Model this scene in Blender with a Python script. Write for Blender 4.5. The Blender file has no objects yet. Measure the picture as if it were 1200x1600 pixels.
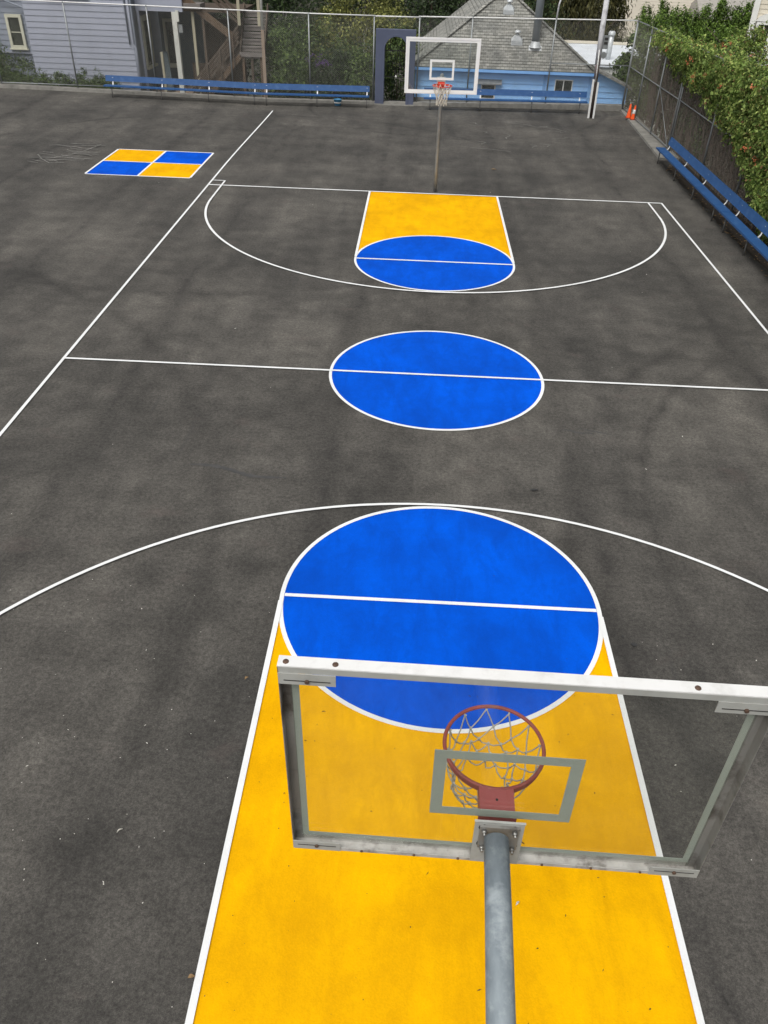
import bpy, math, random
import numpy as np
from mathutils import Vector, Matrix

random.seed(7)
rng = np.random.default_rng(11)
scene = bpy.context.scene
COL = scene.collection
R = math.radians

# ------------------------------------------------------------------ mesh collector
class MB:
    def __init__(self):
        self.v = []; self.f = []; self.sm = []
    def add(self, verts, faces, smooth=False):
        b = len(self.v)
        self.v.extend([tuple(float(c) for c in p) for p in verts])
        self.f.extend([tuple(b + i for i in q) for q in faces])
        self.sm.extend([smooth] * len(faces))
        return self
    def box(self, x0, x1, y0, y1, z0, z1):
        v = [(x0,y0,z0),(x1,y0,z0),(x1,y1,z0),(x0,y1,z0),(x0,y0,z1),(x1,y0,z1),(x1,y1,z1),(x0,y1,z1)]
        return self.add(v, [(0,3,2,1),(4,5,6,7),(0,1,5,4),(1,2,6,5),(2,3,7,6),(3,0,4,7)])
    def bar(self, p0, p1, w, h, up=(0,0,1)):
        """rectangular bar from p0 to p1, w across, h along up"""
        p0 = Vector(p0); p1 = Vector(p1); d = (p1 - p0).normalized(); up = Vector(up)
        s = d.cross(up)
        if s.length < 1e-4: s = d.cross(Vector((1,0,0)))
        s.normalize(); u = s.cross(d).normalized()
        v = []
        for p in (p0, p1):
            for a, b in ((-1,-1),(1,-1),(1,1),(-1,1)):
                v.append(p + s*(a*w/2) + u*(b*h/2))
        return self.add(v, [(3,2,1,0),(4,5,6,7),(0,1,5,4),(1,2,6,5),(2,3,7,6),(3,0,4,7)])
    def tube(self, pts, r, n=10, closed=False, caps=True):
        pts = [Vector(p) for p in pts]; m = len(pts)
        rs = r if isinstance(r, (list, tuple)) else [r]*m
        v = []; prev = None
        for i, p in enumerate(pts):
            if closed: d = pts[(i+1) % m] - pts[i-1]
            else: d = pts[min(i+1, m-1)] - pts[max(i-1, 0)]
            d.normalize()
            if prev is None:
                a = Vector((0,0,1)) if abs(d.z) < .9 else Vector((1,0,0))
                s = d.cross(a).normalized()
            else:
                s = (prev - d*prev.dot(d)).normalized()
            prev = s; u = d.cross(s)
            for k in range(n):
                t = 2*math.pi*k/n
                v.append(p + s*(rs[i]*math.cos(t)) + u*(rs[i]*math.sin(t)))
        f = []
        for i in range(m if closed else m-1):
            j = (i+1) % m
            for k in range(n):
                l = (k+1) % n
                f.append((i*n+k, i*n+l, j*n+l, j*n+k))
        self.add(v, f, True)
        if caps and not closed:
            b = len(self.v) - m*n
            self.f.append(tuple(b + k for k in reversed(range(n)))); self.sm.append(False)
            self.f.append(tuple(b + (m-1)*n + k for k in range(n))); self.sm.append(False)
        return self
    def lathe(self, prof, c=(0,0,0), n=20):
        v = []; f = []
        for (r, z) in prof:
            for k in range(n):
                t = 2*math.pi*k/n
                v.append((c[0]+r*math.cos(t), c[1]+r*math.sin(t), c[2]+z))
        for i in range(len(prof)-1):
            for k in range(n):
                l = (k+1) % n
                f.append((i*n+k, i*n+l, (i+1)*n+l, (i+1)*n+k))
        return self.add(v, f, True)
    def prism(self, poly, z0, z1, axis='z'):
        """poly = list of 2D points, extruded"""
        n = len(poly)
        if axis == 'z': mk = lambda p, t: (p[0], p[1], t)
        elif axis == 'y': mk = lambda p, t: (p[0], t, p[1])
        else: mk = lambda p, t: (t, p[0], p[1])
        v = [mk(p, z0) for p in poly] + [mk(p, z1) for p in poly]
        f = [tuple(reversed(range(n))), tuple(range(n, 2*n))]
        f += [(i, (i+1) % n, n+(i+1) % n, n+i) for i in range(n)]
        return self.add(v, f)
    def xf(self, M):
        self.v = [tuple(M @ Vector(p)) for p in self.v]; return self
    def build(self, name, mat, parent=None, loc=None):
        me = bpy.data.meshes.new(name)
        me.from_pydata(self.v, [], self.f); me.update()
        me.polygons.foreach_set('use_smooth', self.sm)
        me.materials.append(mat)
        o = bpy.data.objects.new(name, me); COL.objects.link(o)
        if loc: o.location = loc
        if parent: o.parent = parent
        return o

def tag(o, label=None, cat=None, group=None, kind=None):
    if label: o['label'] = label
    if cat: o['category'] = cat
    if group: o['group'] = group
    if kind: o['kind'] = kind
    return o
def empty(name, loc, rz=0.0):
    o = bpy.data.objects.new(name, None); COL.objects.link(o)
    o.location = loc; o.rotation_euler = (0, 0, rz); o.empty_display_size = .2
    return o
def at(o, mb):
    """move world-space verts of mb into the space of an unrotated empty"""
    l = o.location
    mb.v = [(p[0]-l.x, p[1]-l.y, p[2]-l.z) for p in mb.v]; return mb

# ------------------------------------------------------------------ materials
def newmat(name):
    m = bpy.data.materials.new(name); m.use_nodes = True
    nt = m.node_tree; b = nt.nodes['Principled BSDF']
    return m, nt, b
def N(nt, t, **kw):
    n = nt.nodes.new(t)
    for k, v in kw.items(): setattr(n, k, v)
    return n
def coords(nt, scale=(1,1,1), kind='Object', rot=(0,0,0)):
    tc = N(nt, 'ShaderNodeTexCoord'); mp = N(nt, 'ShaderNodeMapping')
    mp.inputs['Scale'].default_value = scale; mp.inputs['Rotation'].default_value = rot
    nt.links.new(tc.outputs[kind], mp.inputs['Vector']); return mp.outputs['Vector']
def noise(nt, vec, scale, detail=4, rough=.55, dist=0.0):
    n = N(nt, 'ShaderNodeTexNoise'); n.inputs['Scale'].default_value = scale
    n.inputs['Detail'].default_value = detail; n.inputs['Roughness'].default_value = rough
    n.inputs['Distortion'].default_value = dist
    nt.links.new(vec, n.inputs['Vector']); return n.outputs['Fac']
def ramp(nt, fac, stops):
    r = N(nt, 'ShaderNodeValToRGB'); e = r.color_ramp.elements
    while len(e) > len(stops): e.remove(e[-1])
    while len(e) < len(stops): e.new(0.5)
    for el, (p, c) in zip(e, stops):
        el.position = p; el.color = (*c, 1) if len(c) == 3 else (c[0],)*3 + (1,)
    nt.links.new(fac, r.inputs['Fac']); return r.outputs['Color']
def mix(nt, a, b, fac, mode='MIX'):
    m = N(nt, 'ShaderNodeMix', data_type='RGBA', blend_type=mode)
    for i, x in ((6, a), (7, b)):
        if isinstance(x, tuple): m.inputs[i].default_value = (*x, 1)
        else: nt.links.new(x, m.inputs[i])
    if isinstance(fac, float): m.inputs[0].default_value = fac
    else: nt.links.new(fac, m.inputs[0])
    return m.outputs[2]
def bump(nt, b, h, strength, dist=.01):
    bp = N(nt, 'ShaderNodeBump'); bp.inputs['Strength'].default_value = strength
    bp.inputs['Distance'].default_value = dist
    nt.links.new(h, bp.inputs['Height']); nt.links.new(bp.outputs['Normal'], b.inputs['Normal'])

def mat(name, c1, c2=None, scale=6.0, rough=.6, bmp=0.0, metal=0.0, stretch=(1,1,1), spec=.4, dirt=None, dscale=2.0, damt=.5):
    m, nt, b = newmat(name)
    v = coords(nt, stretch)
    n = noise(nt, v, scale, 5, .6)
    c2 = c2 or tuple(x*.8 for x in c1)
    col = ramp(nt, n, [(.3, c2), (.7, c1)])
    if dirt:
        d = noise(nt, coords(nt), dscale, 6, .65)
        f = ramp(nt, d, [(.5, (0,)), (.72, (damt,))])
        col = mix(nt, col, dirt, f)
    nt.links.new(col, b.inputs['Base Color'])
    b.inputs['Roughness'].default_value = rough; b.inputs['Metallic'].default_value = metal
    b.inputs['Specular IOR Level'].default_value = spec
    if bmp: bump(nt, b, n, bmp)
    return m

def leafmat(name, dark, mid, light, trans=.25, dead=None):
    m, nt, b = newmat(name)
    g = N(nt, 'ShaderNodeNewGeometry')
    col = ramp(nt, g.outputs['Random Per Island'], [(0, dark), (.5, mid), (1, light)] if not dead else [(0, dark), (.48, mid), (.93, light), (.95, dead), (1, dead)])
    n = noise(nt, coords(nt), 1.3, 3)
    f = ramp(nt, n, [(.35, (.55,.55,.55)), (.65, (1.15,1.15,1.15))])
    col = mix(nt, col, f, 1.0, 'MULTIPLY')
    nt.links.new(col, b.inputs['Base Color'])
    b.inputs['Roughness'].default_value = .55; b.inputs['Specular IOR Level'].default_value = .3
    out = nt.nodes['Material Output']
    t = N(nt, 'ShaderNodeBsdfTranslucent'); nt.links.new(col, t.inputs['Color'])
    mx = N(nt, 'ShaderNodeMixShader'); mx.inputs[0].default_value = trans
    nt.links.new(b.outputs[0], mx.inputs[1]); nt.links.new(t.outputs[0], mx.inputs[2])
    nt.links.new(mx.outputs[0], out.inputs['Surface'])
    return m

def asphalt_height(nt):
    return noise(nt, coords(nt, kind='Object'), 90, 3, .7)

def mk_asphalt():
    m, nt, b = newmat('asphalt')
    v = coords(nt)
    big = noise(nt, v, .28, 5, .6)
    streak = noise(nt, coords(nt, (.22, 1.3, 1), rot=(0,0,.05)), 1.1, 6, .62)
    lane = noise(nt, coords(nt, (1.1, .16, 1), rot=(0,0,-.1)), .8, 5, .6)
    med = noise(nt, v, 2.2, 7, .68)
    fine = noise(nt, v, 55, 4, .75)
    grit = noise(nt, v, 160, 2, .8)
    gr = noise(nt, v, 20, 8, .82)
    pat = noise(nt, coords(nt, (.9, .8, 1)), .8, 10, .74, .7)
    c = ramp(nt, big, [(.34, (.054,.0514,.0468)), (.66, (.098,.0918,.0822))])
    c = mix(nt, c, ramp(nt, streak, [(.3, (.62,.62,.62)), (.7, (1.3,1.29,1.27))]), .38, 'MULTIPLY')
    c = mix(nt, c, ramp(nt, lane, [(.38, (.55,.55,.56)), (.60, (1.3,1.29,1.27))]), .45, 'MULTIPLY')
    c = mix(nt, c, ramp(nt, pat, [(.38, (.55,.55,.56)), (.60, (1.3,1.29,1.275))]), .3, 'MULTIPLY')
    c = mix(nt, c, ramp(nt, med, [(.36, (.7,.7,.7)), (.64, (1.25,1.25,1.25))]), .6, 'MULTIPLY')
    c = mix(nt, c, ramp(nt, gr, [(.37, (.5,.5,.5)), (.63, (1.55,1.55,1.54))]), .8, 'MULTIPLY')
    c = mix(nt, c, ramp(nt, fine, [(.3, (.4,.4,.4)), (.7, (1.6,1.6,1.6))]), .6, 'MULTIPLY')
    c = mix(nt, c, ramp(nt, grit, [(.3, (.5,.5,.5)), (.72, (1.6,1.6,1.6))]), .5, 'MULTIPLY')
    # joints between the paver passes, one every 3.7 m along the court
    tc = N(nt, 'ShaderNodeTexCoord'); sx = N(nt, 'ShaderNodeSeparateXYZ'); nt.links.new(tc.outputs['Object'], sx.inputs[0])
    wob = noise(nt, coords(nt, (.6, .35, 1)), 1.0, 5, .6)
    def M_(op, a, b):
        n = N(nt, 'ShaderNodeMath', operation=op)
        for i, q in ((0, a), (1, b)):
            if isinstance(q, (int, float)): n.inputs[i].default_value = q
            else: nt.links.new(q, n.inputs[i])
        return n.outputs[0]
    xw = M_('ADD', M_('ADD', sx.outputs['X'], M_('MULTIPLY', wob, 1.0)), 1.35+37.0)
    jn = M_('ABSOLUTE', M_('SUBTRACT', M_('FRACT', M_('DIVIDE', xw, 3.55), 0), .5), 0)
    jf = M_('MULTIPLY', ramp(nt, jn, [(.0, (1,)), (.04, (.45,)), (.09, (0,))]), ramp(nt, med, [(.42, (0,)), (.6, (1,))]))
    c = mix(nt, c, (.5,.5,.515), M_('MULTIPLY', jf, 1.0), 'MULTIPLY')
    # curved tyre scuffs
    for (cx_, cy_, r_, w_) in ((9.5,-4.5,8.2,.22),(9.7,-4.3,7.4,.16),(-6.0,12.5,9.8,.2),(-14.0,-6.0,11.6,.25),(1.0,24.5,6.4,.18)):
        cv = N(nt, 'ShaderNodeVectorMath', operation='DISTANCE'); nt.links.new(tc.outputs['Object'], cv.inputs[0]); cv.inputs[1].default_value = (cx_, cy_, 0)
        dd = M_('ABSOLUTE', M_('SUBTRACT', M_('ADD', cv.outputs['Value'], M_('MULTIPLY', wob, .8)), r_), 0)
        fz = M_('MULTIPLY', ramp(nt, dd, [(0, (1,)), (w_, (0,))]), ramp(nt, lane, [(.42, (0,)), (.6, (.75,))]))
        c = mix(nt, c, (.5,.5,.51), fz, 'MULTIPLY')
    # reddish-brown blotches
    rb = noise(nt, coords(nt, (1,1.5,1)), .9, 4, .6)
    c = mix(nt, c, (.125,.098,.088), ramp(nt, rb, [(.62, (0,)), (.8, (.45,))]))
    # long narrow dark tar and tyre streaks
    sk = noise(nt, coords(nt, (.35, 4.5, 1), rot=(0,0,.03)), 1.0, 4, .5)
    c = mix(nt, c, (.036,.036,.036), ramp(nt, sk, [(.70, (0,)), (.76, (.55,))]))
    sk2 = noise(nt, coords(nt, (4.2, .3, 1), rot=(0,0,-.22)), .9, 4, .5)
    c = mix(nt, c, (.042,.042,.042), ramp(nt, sk2, [(.68, (0,)), (.78, (.5,))]))
    nt.links.new(c, b.inputs['Base Color'])
    b.inputs['Roughness'].default_value = .85; b.inputs['Specular IOR Level'].default_value = .3
    h = mix(nt, fine, grit, .5); bump(nt, b, h, .55, .012)
    return m

def mk_paint(name, c, worn, wear=.5, amt=.7, chips=True):
    m, nt, b = newmat(name)
    v = coords(nt)
    a = noise(nt, v, .8, 7, .68); st = noise(nt, coords(nt, (2.4, .8, 1), rot=(0,0,.15)), 1.5, 8, .7, .5)
    f = ramp(nt, a, [(.36, (amt,)), (.64, (0,))])
    col = mix(nt, c, worn, f)
    col = mix(nt, col, worn, ramp(nt, st, [(.34, (amt*.8,)), (.56, (0,))]))
    fine = noise(nt, v, 60, 4, .75)
    col = mix(nt, col, ramp(nt, fine, [(.25, (.84,.84,.84)), (.7, (1.06,1.06,1.06))]), wear, 'MULTIPLY')
    if chips:
        ch = noise(nt, v, 26, 3, .6)
        ch2 = noise(nt, v, 1.7, 3, .6)
        k = N(nt, 'ShaderNodeMath', operation='ADD'); nt.links.new(ch, k.inputs[0]); nt.links.new(ch2, k.inputs[1])
        col = mix(nt, col, (.05,.048,.045), ramp(nt, k.outputs[0], [(1.34/1.0 if False else .0, (0,)), (1.0, (0,))]) if False else ramp(nt, ch, [(.735, (0,)), (.76, (.7,))]))
    nt.links.new(col, b.inputs['Base Color'])
    b.inputs['Roughness'].default_value = .7; b.inputs['Specular IOR Level'].default_value = .03
    bump(nt, b, fine, .35, .01)
    return m

def mk_glass(name, tint, haze):
    m, nt, b = newmat(name)
    out = nt.nodes['Material Output']; nt.nodes.remove(b)
    t = N(nt, 'ShaderNodeBsdfTransparent'); t.inputs['Color'].default_value = (*tint, 1)
    d = N(nt, 'ShaderNodeBsdfDiffuse'); d.inputs['Color'].default_value = (.55,.56,.55,1)
    nz = noise(nt, coords(nt), 2.5, 7, .7)
    f = ramp(nt, nz, [(.3, (haze*.4,)), (.75, (haze*1.8,))])
    m1 = N(nt, 'ShaderNodeMixShader'); nt.links.new(f, m1.inputs[0])
    nt.links.new(t.outputs[0], m1.inputs[1]); nt.links.new(d.outputs[0], m1.inputs[2])
    g = N(nt, 'ShaderNodeBsdfGlossy'); g.inputs['Roughness'].default_value = .02
    fr = N(nt, 'ShaderNodeLayerWeight'); fr.inputs['Blend'].default_value = .5
    fo = ramp(nt, fr.outputs['Facing'], [(0, (.035,)), (.45, (.045,)), (.75, (.14,)), (.92, (.42,)), (1, (.9,))])
    mx = N(nt, 'ShaderNodeMixShader'); nt.links.new(fo, mx.inputs[0])
    nt.links.new(m1.outputs[0], mx.inputs[1]); nt.links.new(g.outputs[0], mx.inputs[2])
    nt.links.new(mx.outputs[0], out.inputs['Surface'])
    return m

def mk_shingle(name, ax, ay, kz):
    """brick-like shingles: u along ax/ay, v from height*kz"""
    m, nt, b = newmat(name)
    tc = N(nt, 'ShaderNodeTexCoord'); sx = N(nt, 'ShaderNodeSeparateXYZ'); nt.links.new(tc.outputs['Object'], sx.inputs[0])
    mz = N(nt, 'ShaderNodeMath', operation='MULTIPLY'); mz.inputs[1].default_value = kz; nt.links.new(sx.outputs['Z'], mz.inputs[0])
    cb = N(nt, 'ShaderNodeCombineXYZ'); nt.links.new(sx.outputs['X' if ax else 'Y'], cb.inputs['X']); nt.links.new(mz.outputs[0], cb.inputs['Y'])
    br = N(nt, 'ShaderNodeTexBrick')
    br.inputs['Scale'].default_value = 1.0; br.inputs['Brick Width'].default_value = .18; br.inputs['Row Height'].default_value = .11
    br.inputs['Mortar Size'].default_value = .008; br.inputs['Mortar Smooth'].default_value = .3
    br.inputs['Color1'].default_value = (.33,.33,.318,1); br.inputs['Color2'].default_value = (.19,.192,.185,1); br.inputs['Mortar'].default_value = (.07,.07,.066,1)
    br.offset = .5
    nt.links.new(cb.outputs[0], br.inputs['Vector'])
    n = noise(nt, coords(nt), 1.6, 5)
    c = mix(nt, br.outputs['Color'], ramp(nt, n, [(.3, (.75,.76,.74)), (.7, (1.2,1.18,1.1))]), 1.0, 'MULTIPLY')
    n2 = noise(nt, coords(nt), 40, 3)
    c = mix(nt, c, ramp(nt, n2, [(.3, (.7,.7,.7)), (.7, (1.25,1.25,1.25))]), .7, 'MULTIPLY')
    nt.links.new(c, b.inputs['Base Color']); b.inputs['Roughness'].default_value = .9
    bump(nt, b, br.outputs['Fac'], -.4, .02)
    return m

M = {}
M['asphalt'] = mk_asphalt()
M['yellow'] = mk_paint('yellow court paint', (.93,.485,.001), (.66,.325,.002), .65, .8)
M['blue'] = mk_paint('blue court paint', (.0006,.102,.72), (.002,.06,.42), .55, .75)
M['white_line'] = mk_paint('white line paint', (.82,.83,.83), (.66,.67,.66), .35, .5)
M['chalk'] = mk_paint('faint chalk', (.36,.35,.33), (.14,.137,.127), .6, .9, False)
M['tar'] = mat('tar smear', (.024,.024,.025), (.04,.04,.039), 9, .7)
M['tar_soft'] = mat('faded tar smear', (.072,.07,.068), (.045,.0445,.044), 7, .85)
M['soil'] = mat('hillside soil', (.045,.042,.025), (.025,.026,.016), 2, .95)
M['soil_and_shade'] = mat('leaf mould and bench shade', (.05,.038,.027), (.02,.016,.013), 14, .95, .5)  # leaf-strewn ground darkened for bench and vine shade; also colours the crumbs
M['kerb'] = mat('concrete kerb', (.27,.26,.235), (.17,.165,.15), 3, .9, .3, dirt=(.09,.085,.075), dscale=4)
M['galv'] = mat('galvanised steel', (.33,.345,.345), (.22,.235,.24), 7, .5, .1, .55, (1,1,.5))
M['pole_steel'] = mat('weathered galvanised pole', (.30,.345,.37), (.19,.225,.25), 16, .6, .12, .2, (1,.45,.45), dirt=(.48,.53,.55), dscale=11, damt=.7)
M['wire'] = mat('chain link wire', (.42,.42,.385), (.31,.31,.285), 5, .55, 0, .0)
M['wire_dull'] = mat('dull chain link wire', (.46,.43,.37), (.34,.32,.27), 5, .6)
M['white_metal'] = mat('weathered white metal', (.76,.76,.75), (.69,.69,.67), 5, .5, .03, dirt=(.4,.38,.35), dscale=14, damt=.3)
M['grey_plate'] = mat('pale grey steel plate', (.39,.395,.37), (.32,.325,.305), 6, .5, .05, dirt=(.24,.23,.2), dscale=9, damt=.4)
M['channel'] = mat('dull aluminium channel', (.34,.335,.315), (.22,.215,.2), 5, .42, .05, .45, (2,2,.4), dirt=(.05,.036,.026), dscale=5, damt=1.0)
M['channel_white'] = mat('dirty pale channel floor', (.52,.51,.48), (.33,.32,.295), 9, .55, .05, dirt=(.10,.085,.07), dscale=12, damt=.9)
M['white_border'] = mat('white glass border paint', (.84,.85,.83), (.78,.79,.77), 3, .5)
M['dimmed_border'] = mat('white border paint dimmed by glass', (.46,.50,.45), (.40,.44,.395), 3, .5)  # dim, glass-tinted look of the white paint's back is put into this colour
M['clean_white'] = mat('clean white metal', (.84,.84,.83), (.76,.76,.75), 4, .45)
M['glass_near'] = mk_glass('scuffed board glass', (.915,.92,.905), .009)
M['glass_far'] = mk_glass('clean board glass', (.93,.945,.935), .01)
M['rim_old'] = mat('faded red rim', (.40,.085,.07), (.26,.06,.05), 12, .55, .05, dirt=(.3,.16,.12), dscale=14)
M['bracket_old'] = mat('faded red bracket', (.46,.115,.11), (.38,.09,.085), 6, .5)
M['rim_new'] = mat('bright red rim', (.62,.06,.035), (.5,.05,.03), 8, .5)
M['net_old'] = mat('grey net cord', (.56,.53,.48), (.4,.38,.34), 30, .9)
M['net_new'] = mat('cream net cord', (.72,.68,.58), (.55,.52,.44), 30, .9)
M['bolt'] = mat('rusty bolt', (.15,.09,.06), (.07,.045,.035), 60, .7, .1, .3)
M['bolt_new'] = mat('zinc bolt', (.34,.34,.32), (.18,.175,.165), 40, .4, 0, .7)
M['dark'] = mat('dark slot', (.03,.028,.025), None, 9, .8)
M['bench_blue'] = mat('blue bench paint', (.022,.085,.235), (.016,.065,.185), 3, .45, .05, 0, (.4,.4,2), dirt=(.07,.15,.3), dscale=5)
M['bench_leg'] = mat('dull steel bench leg', (.17,.17,.165), (.1,.1,.095), 9, .6, 0, .3)
M['gate_blue'] = mat('slate blue gate paint', (.085,.10,.155), (.072,.085,.135), 2, .6)
M['iron'] = mat('black iron', (.015,.015,.016), None, 9, .5)
M['blue_siding'] = mat('light blue siding', (.31,.57,.94), (.275,.52,.88), 2.2, .6, 0, 0, (.3,1,3), dirt=(.2,.36,.6), dscale=1.2, damt=.5)
M['blue_trim'] = mat('blue trim', (.22,.43,.78), (.19,.38,.7), 3, .5)
M['shingle_f'] = mk_shingle('grey roof shingles front', True, False, 1.2)
M['shingle_s'] = mk_shingle('grey roof shingles flank', False, True, 1.2)
M['flash'] = mat('roof flashing', (.6,.63,.64), (.48,.5,.51), 5, .45, 0, .3)
M['flue'] = mat('grey flue pipe', (.33,.36,.38), (.27,.3,.32), 3, .5, 0, .4)
M['white_win'] = mat('white window frame', (.78,.78,.74), (.68,.68,.64), 4, .5)
M['cream_trim'] = mat('cream window trim', (.58,.57,.45), (.5,.49,.39), 5, .6)
M['pane'] = mat('dark window pane', (.025,.027,.024), (.05,.055,.04), 3, .12, spec=.6)
M['grey_siding'] = mat('grey blue siding', (.345,.365,.435), (.31,.33,.395), 2, .65, 0, 0, (.3,.3,2), dirt=(.27,.29,.34), dscale=1.5, damt=.5)
M['grey_siding2'] = mat('darker grey blue siding', (.25,.275,.33), (.21,.235,.28), 2, .7, 0, 0, (.3,.3,2))
M['teal_wall'] = mat('teal grey porch wall', (.10,.13,.145), (.085,.11,.125), 2, .7)
M['old_wood'] = mat('weathered brown timber', (.115,.088,.066), (.06,.045,.034), 5, .85, .2, 0, (3,3,.5))
M['new_wood'] = mat('orange brown timber', (.135,.09,.058), (.085,.06,.04), 5, .8, .2, 0, (3,3,.5))
M['tan_wood'] = mat('tan timber post', (.36,.28,.215), (.27,.205,.155), 4, .8, .1, 0, (3,3,.4))
M['pale_post'] = mat('pale yellow timber', (.42,.39,.28), (.33,.3,.22), 4, .8, .1, 0, (3,3,.4))
M['tread'] = mat('grey brown tread', (.22,.20,.185), (.14,.125,.115), 5, .85, .15, 0, (.5,3,3))
M['white_post'] = mat('white painted post', (.66,.66,.6), (.55,.55,.5), 4, .6, 0, 0, (2,2,.3), dirt=(.35,.34,.3), dscale=5)
M['utility_white'] = mat('peeling white pole paint', (.74,.74,.76), (.58,.58,.6), 7, .6, .05, 0, (2,2,.5), dirt=(.25,.24,.26), dscale=5, damt=.8)
M['utility_wood'] = mat('dark utility pole wood', (.075,.055,.045), (.045,.035,.03), 6, .9, .2, 0, (4,4,.4))
M['utility_mid'] = mat('grey mauve pole wood', (.25,.2,.2), (.16,.12,.12), 6, .9, .2, 0, (4,4,.4))
M['white_roof'] = mat('white membrane roof', (.74,.78,.82), (.62,.66,.7), 1.2, .6, dirt=(.5,.52,.52), dscale=1.0, damt=.5)
M['white_wall'] = mat('off white wall', (.62,.62,.57), (.52,.52,.47), 1.5, .7)
M['cream_wall'] = mat('cream siding', (.66,.61,.50), (.6,.55,.45), 1.5, .7)
M['beige_wall'] = mat('beige clapboard', (.74,.68,.57), (.68,.62,.52), 1.2, .7)
M['grey_roof'] = mat('plain grey roof', (.10,.097,.108), (.075,.072,.08), 3, .9)
M['stone_roof'] = mat('stone grey roof', (.36,.34,.31), (.28,.265,.24), 3, .9)
M['mauve_roof'] = mat('dusky flat roof', (.2,.18,.185), (.16,.145,.15), 3, .9)
M['orange'] = mat('orange cone plastic', (.85,.11,.015), (.75,.09,.012), 4, .45)
M['cone_base'] = mat('red brown cone base', (.28,.045,.02), None, 6, .6)
M['reflective'] = mat('white reflective collar', (.82,.82,.8), None, 6, .4)
M['bucket'] = mat('light blue plastic', (.12,.42,.72), (.1,.36,.64), 4, .4)
M['bark'] = mat('brown bark', (.10,.075,.055), (.055,.04,.03), 8, .9, .3)
M['pale_bark'] = mat('pale bark', (.5,.49,.45), (.3,.28,.25), 8, .9, .2)
M['stem'] = mat('dry vine stems', (.17,.125,.10), (.09,.066,.054), 6, .95)
M['leaf_dry'] = mat('fallen leaf', (.34,.22,.11), (.2,.13,.06), 20, .8)
M['paper'] = mat('white scrap', (.75,.73,.68), (.5,.48,.42), 30, .8)
M['leaf_dark'] = leafmat('dark evergreen leaves', (.012,.022,.010), (.032,.055,.02), (.085,.135,.042))
M['leaf_mid'] = leafmat('mid green leaves', (.025,.045,.015), (.075,.125,.034), (.19,.27,.075))
M['leaf_yellow'] = leafmat('yellow green leaves', (.05,.06,.018), (.19,.21,.055), (.42,.42,.13))
M['leaf_vine'] = leafmat('vine leaves', (.05,.085,.02), (.22,.34,.075), (.56,.66,.20), .38, (.26,.15,.07))
M['leaf_conifer'] = leafmat('conifer sprays', (.05,.095,.016), (.13,.225,.038), (.27,.41,.08))
M['leaf_willow'] = leafmat('brown green hanging sprays', (.035,.038,.014), (.085,.088,.03), (.18,.165,.06))
M['leaf_brown'] = leafmat('dry brown leaves', (.04,.029,.022), (.10,.073,.053), (.20,.15,.11))
M['petal_orange'] = mat('orange petals', (.62,.20,.09), (.5,.13,.06), 20, .6)
M['petal_purple'] = mat('purple petals', (.17,.09,.26), (.11,.055,.19), 20, .6)

# ------------------------------------------------------------------ ground height
def sstep(t):
    t = min(1, max(0, t)); return t*t*(3-2*t)
DX = [-60,-18,-13.4,-9,-7,-4.6,-2.6,0,2,4,6,8,30]
DZ = [0,0,-.05,-.1,-.13,-.1,-.08,-.055,-.03,0,.02,.04,.04]
def zg(x, y):
    return float(np.interp(x, DX, DZ)) * sstep((y-13)/10.5)

def grid_obj(name, xs, ys, zf, m):
    v = [(x, y, zf(x, y)) for y in ys for x in xs]; nx = len(xs)
    f = [(j*nx+i, j*nx+i+1, (j+1)*nx+i+1, (j+1)*nx+i) for j in range(len(ys)-1) for i in range(nx-1)]
    mb = MB(); mb.add(v, f, True)
    return mb.build(name, m)

xs = list(np.arange(-44, 8.31, .95)) + [8.35]
ys = list(np.arange(-34, 12, 2.0)) + list(np.arange(12, 24.8, .8)) + [24.9]
tag(grid_obj('asphalt_yard', xs, ys, zg, M['asphalt']), kind='structure')

def zt(x, y):
    """hillside round and beyond the yard"""
    inside = x < 8.4 and y < 25.0
    if inside: return -.45
    d = max(x-8.4, y-25.0, 0)
    return -.45 - 1.5*sstep(d/3) - min(d, 260)*.055
xt = [-400,-200,-100,-60,-45,-30,-20,-15,-10,-6,-3,0,3,6,8.4,9,10,11,13,16,20,26,35,50,80,140,260,420]
yt = [-300,-150,-80,-40,-20,-10,0,8,14,20,25,25.6,26.5,27.5,29,32,36,42,50,60,80,120,200,320,600]
tag(grid_obj('hillside', xt, yt, zt, M['soil']), kind='structure')

# ------------------------------------------------------------------ court markings (thin sheets, 4 mm apart)
def sheet(name, polys, z, m):
    mb = MB()
    for p in polys:
        mb.add([(a, b, zg(a, b)+z) for a, b in p], [tuple(range(len(p)))])
    return tag(mb.build(name, m), kind='structure')
def strip(pts, w, closed=False):
    out = []; n = len(pts); L = []; Rr = []
    for i in range(n):
        a = pts[i-1] if (i > 0 or closed) else pts[i]; b = pts[(i+1) % n] if (i < n-1 or closed) else pts[i]
        d = Vector((b[0]-a[0], b[1]-a[1])).normalized(); nn = Vector((-d.y, d.x))*w/2
        L.append((pts[i][0]+nn.x, pts[i][1]+nn.y)); Rr.append((pts[i][0]-nn.x, pts[i][1]-nn.y))
    for i in range(n if closed else n-1):
        j = (i+1) % n
        out.append([Rr[i], Rr[j], L[j], L[i]])
    return out
def line(a, b, w=.052, step=1.0):
    d = math.dist(a, b); k = max(1, int(d/step))
    return strip([(a[0]+(b[0]-a[0])*i/k, a[1]+(b[1]-a[1])*i/k) for i in range(k+1)], w)
def arc(cx, cy, r, a0, a1, w=.047, n=96):
    return strip([(cx+r*math.cos(R(a0+(a1-a0)*i/n)), cy+r*math.sin(R(a0+(a1-a0)*i/n))) for i in range(n+1)], w)
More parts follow.
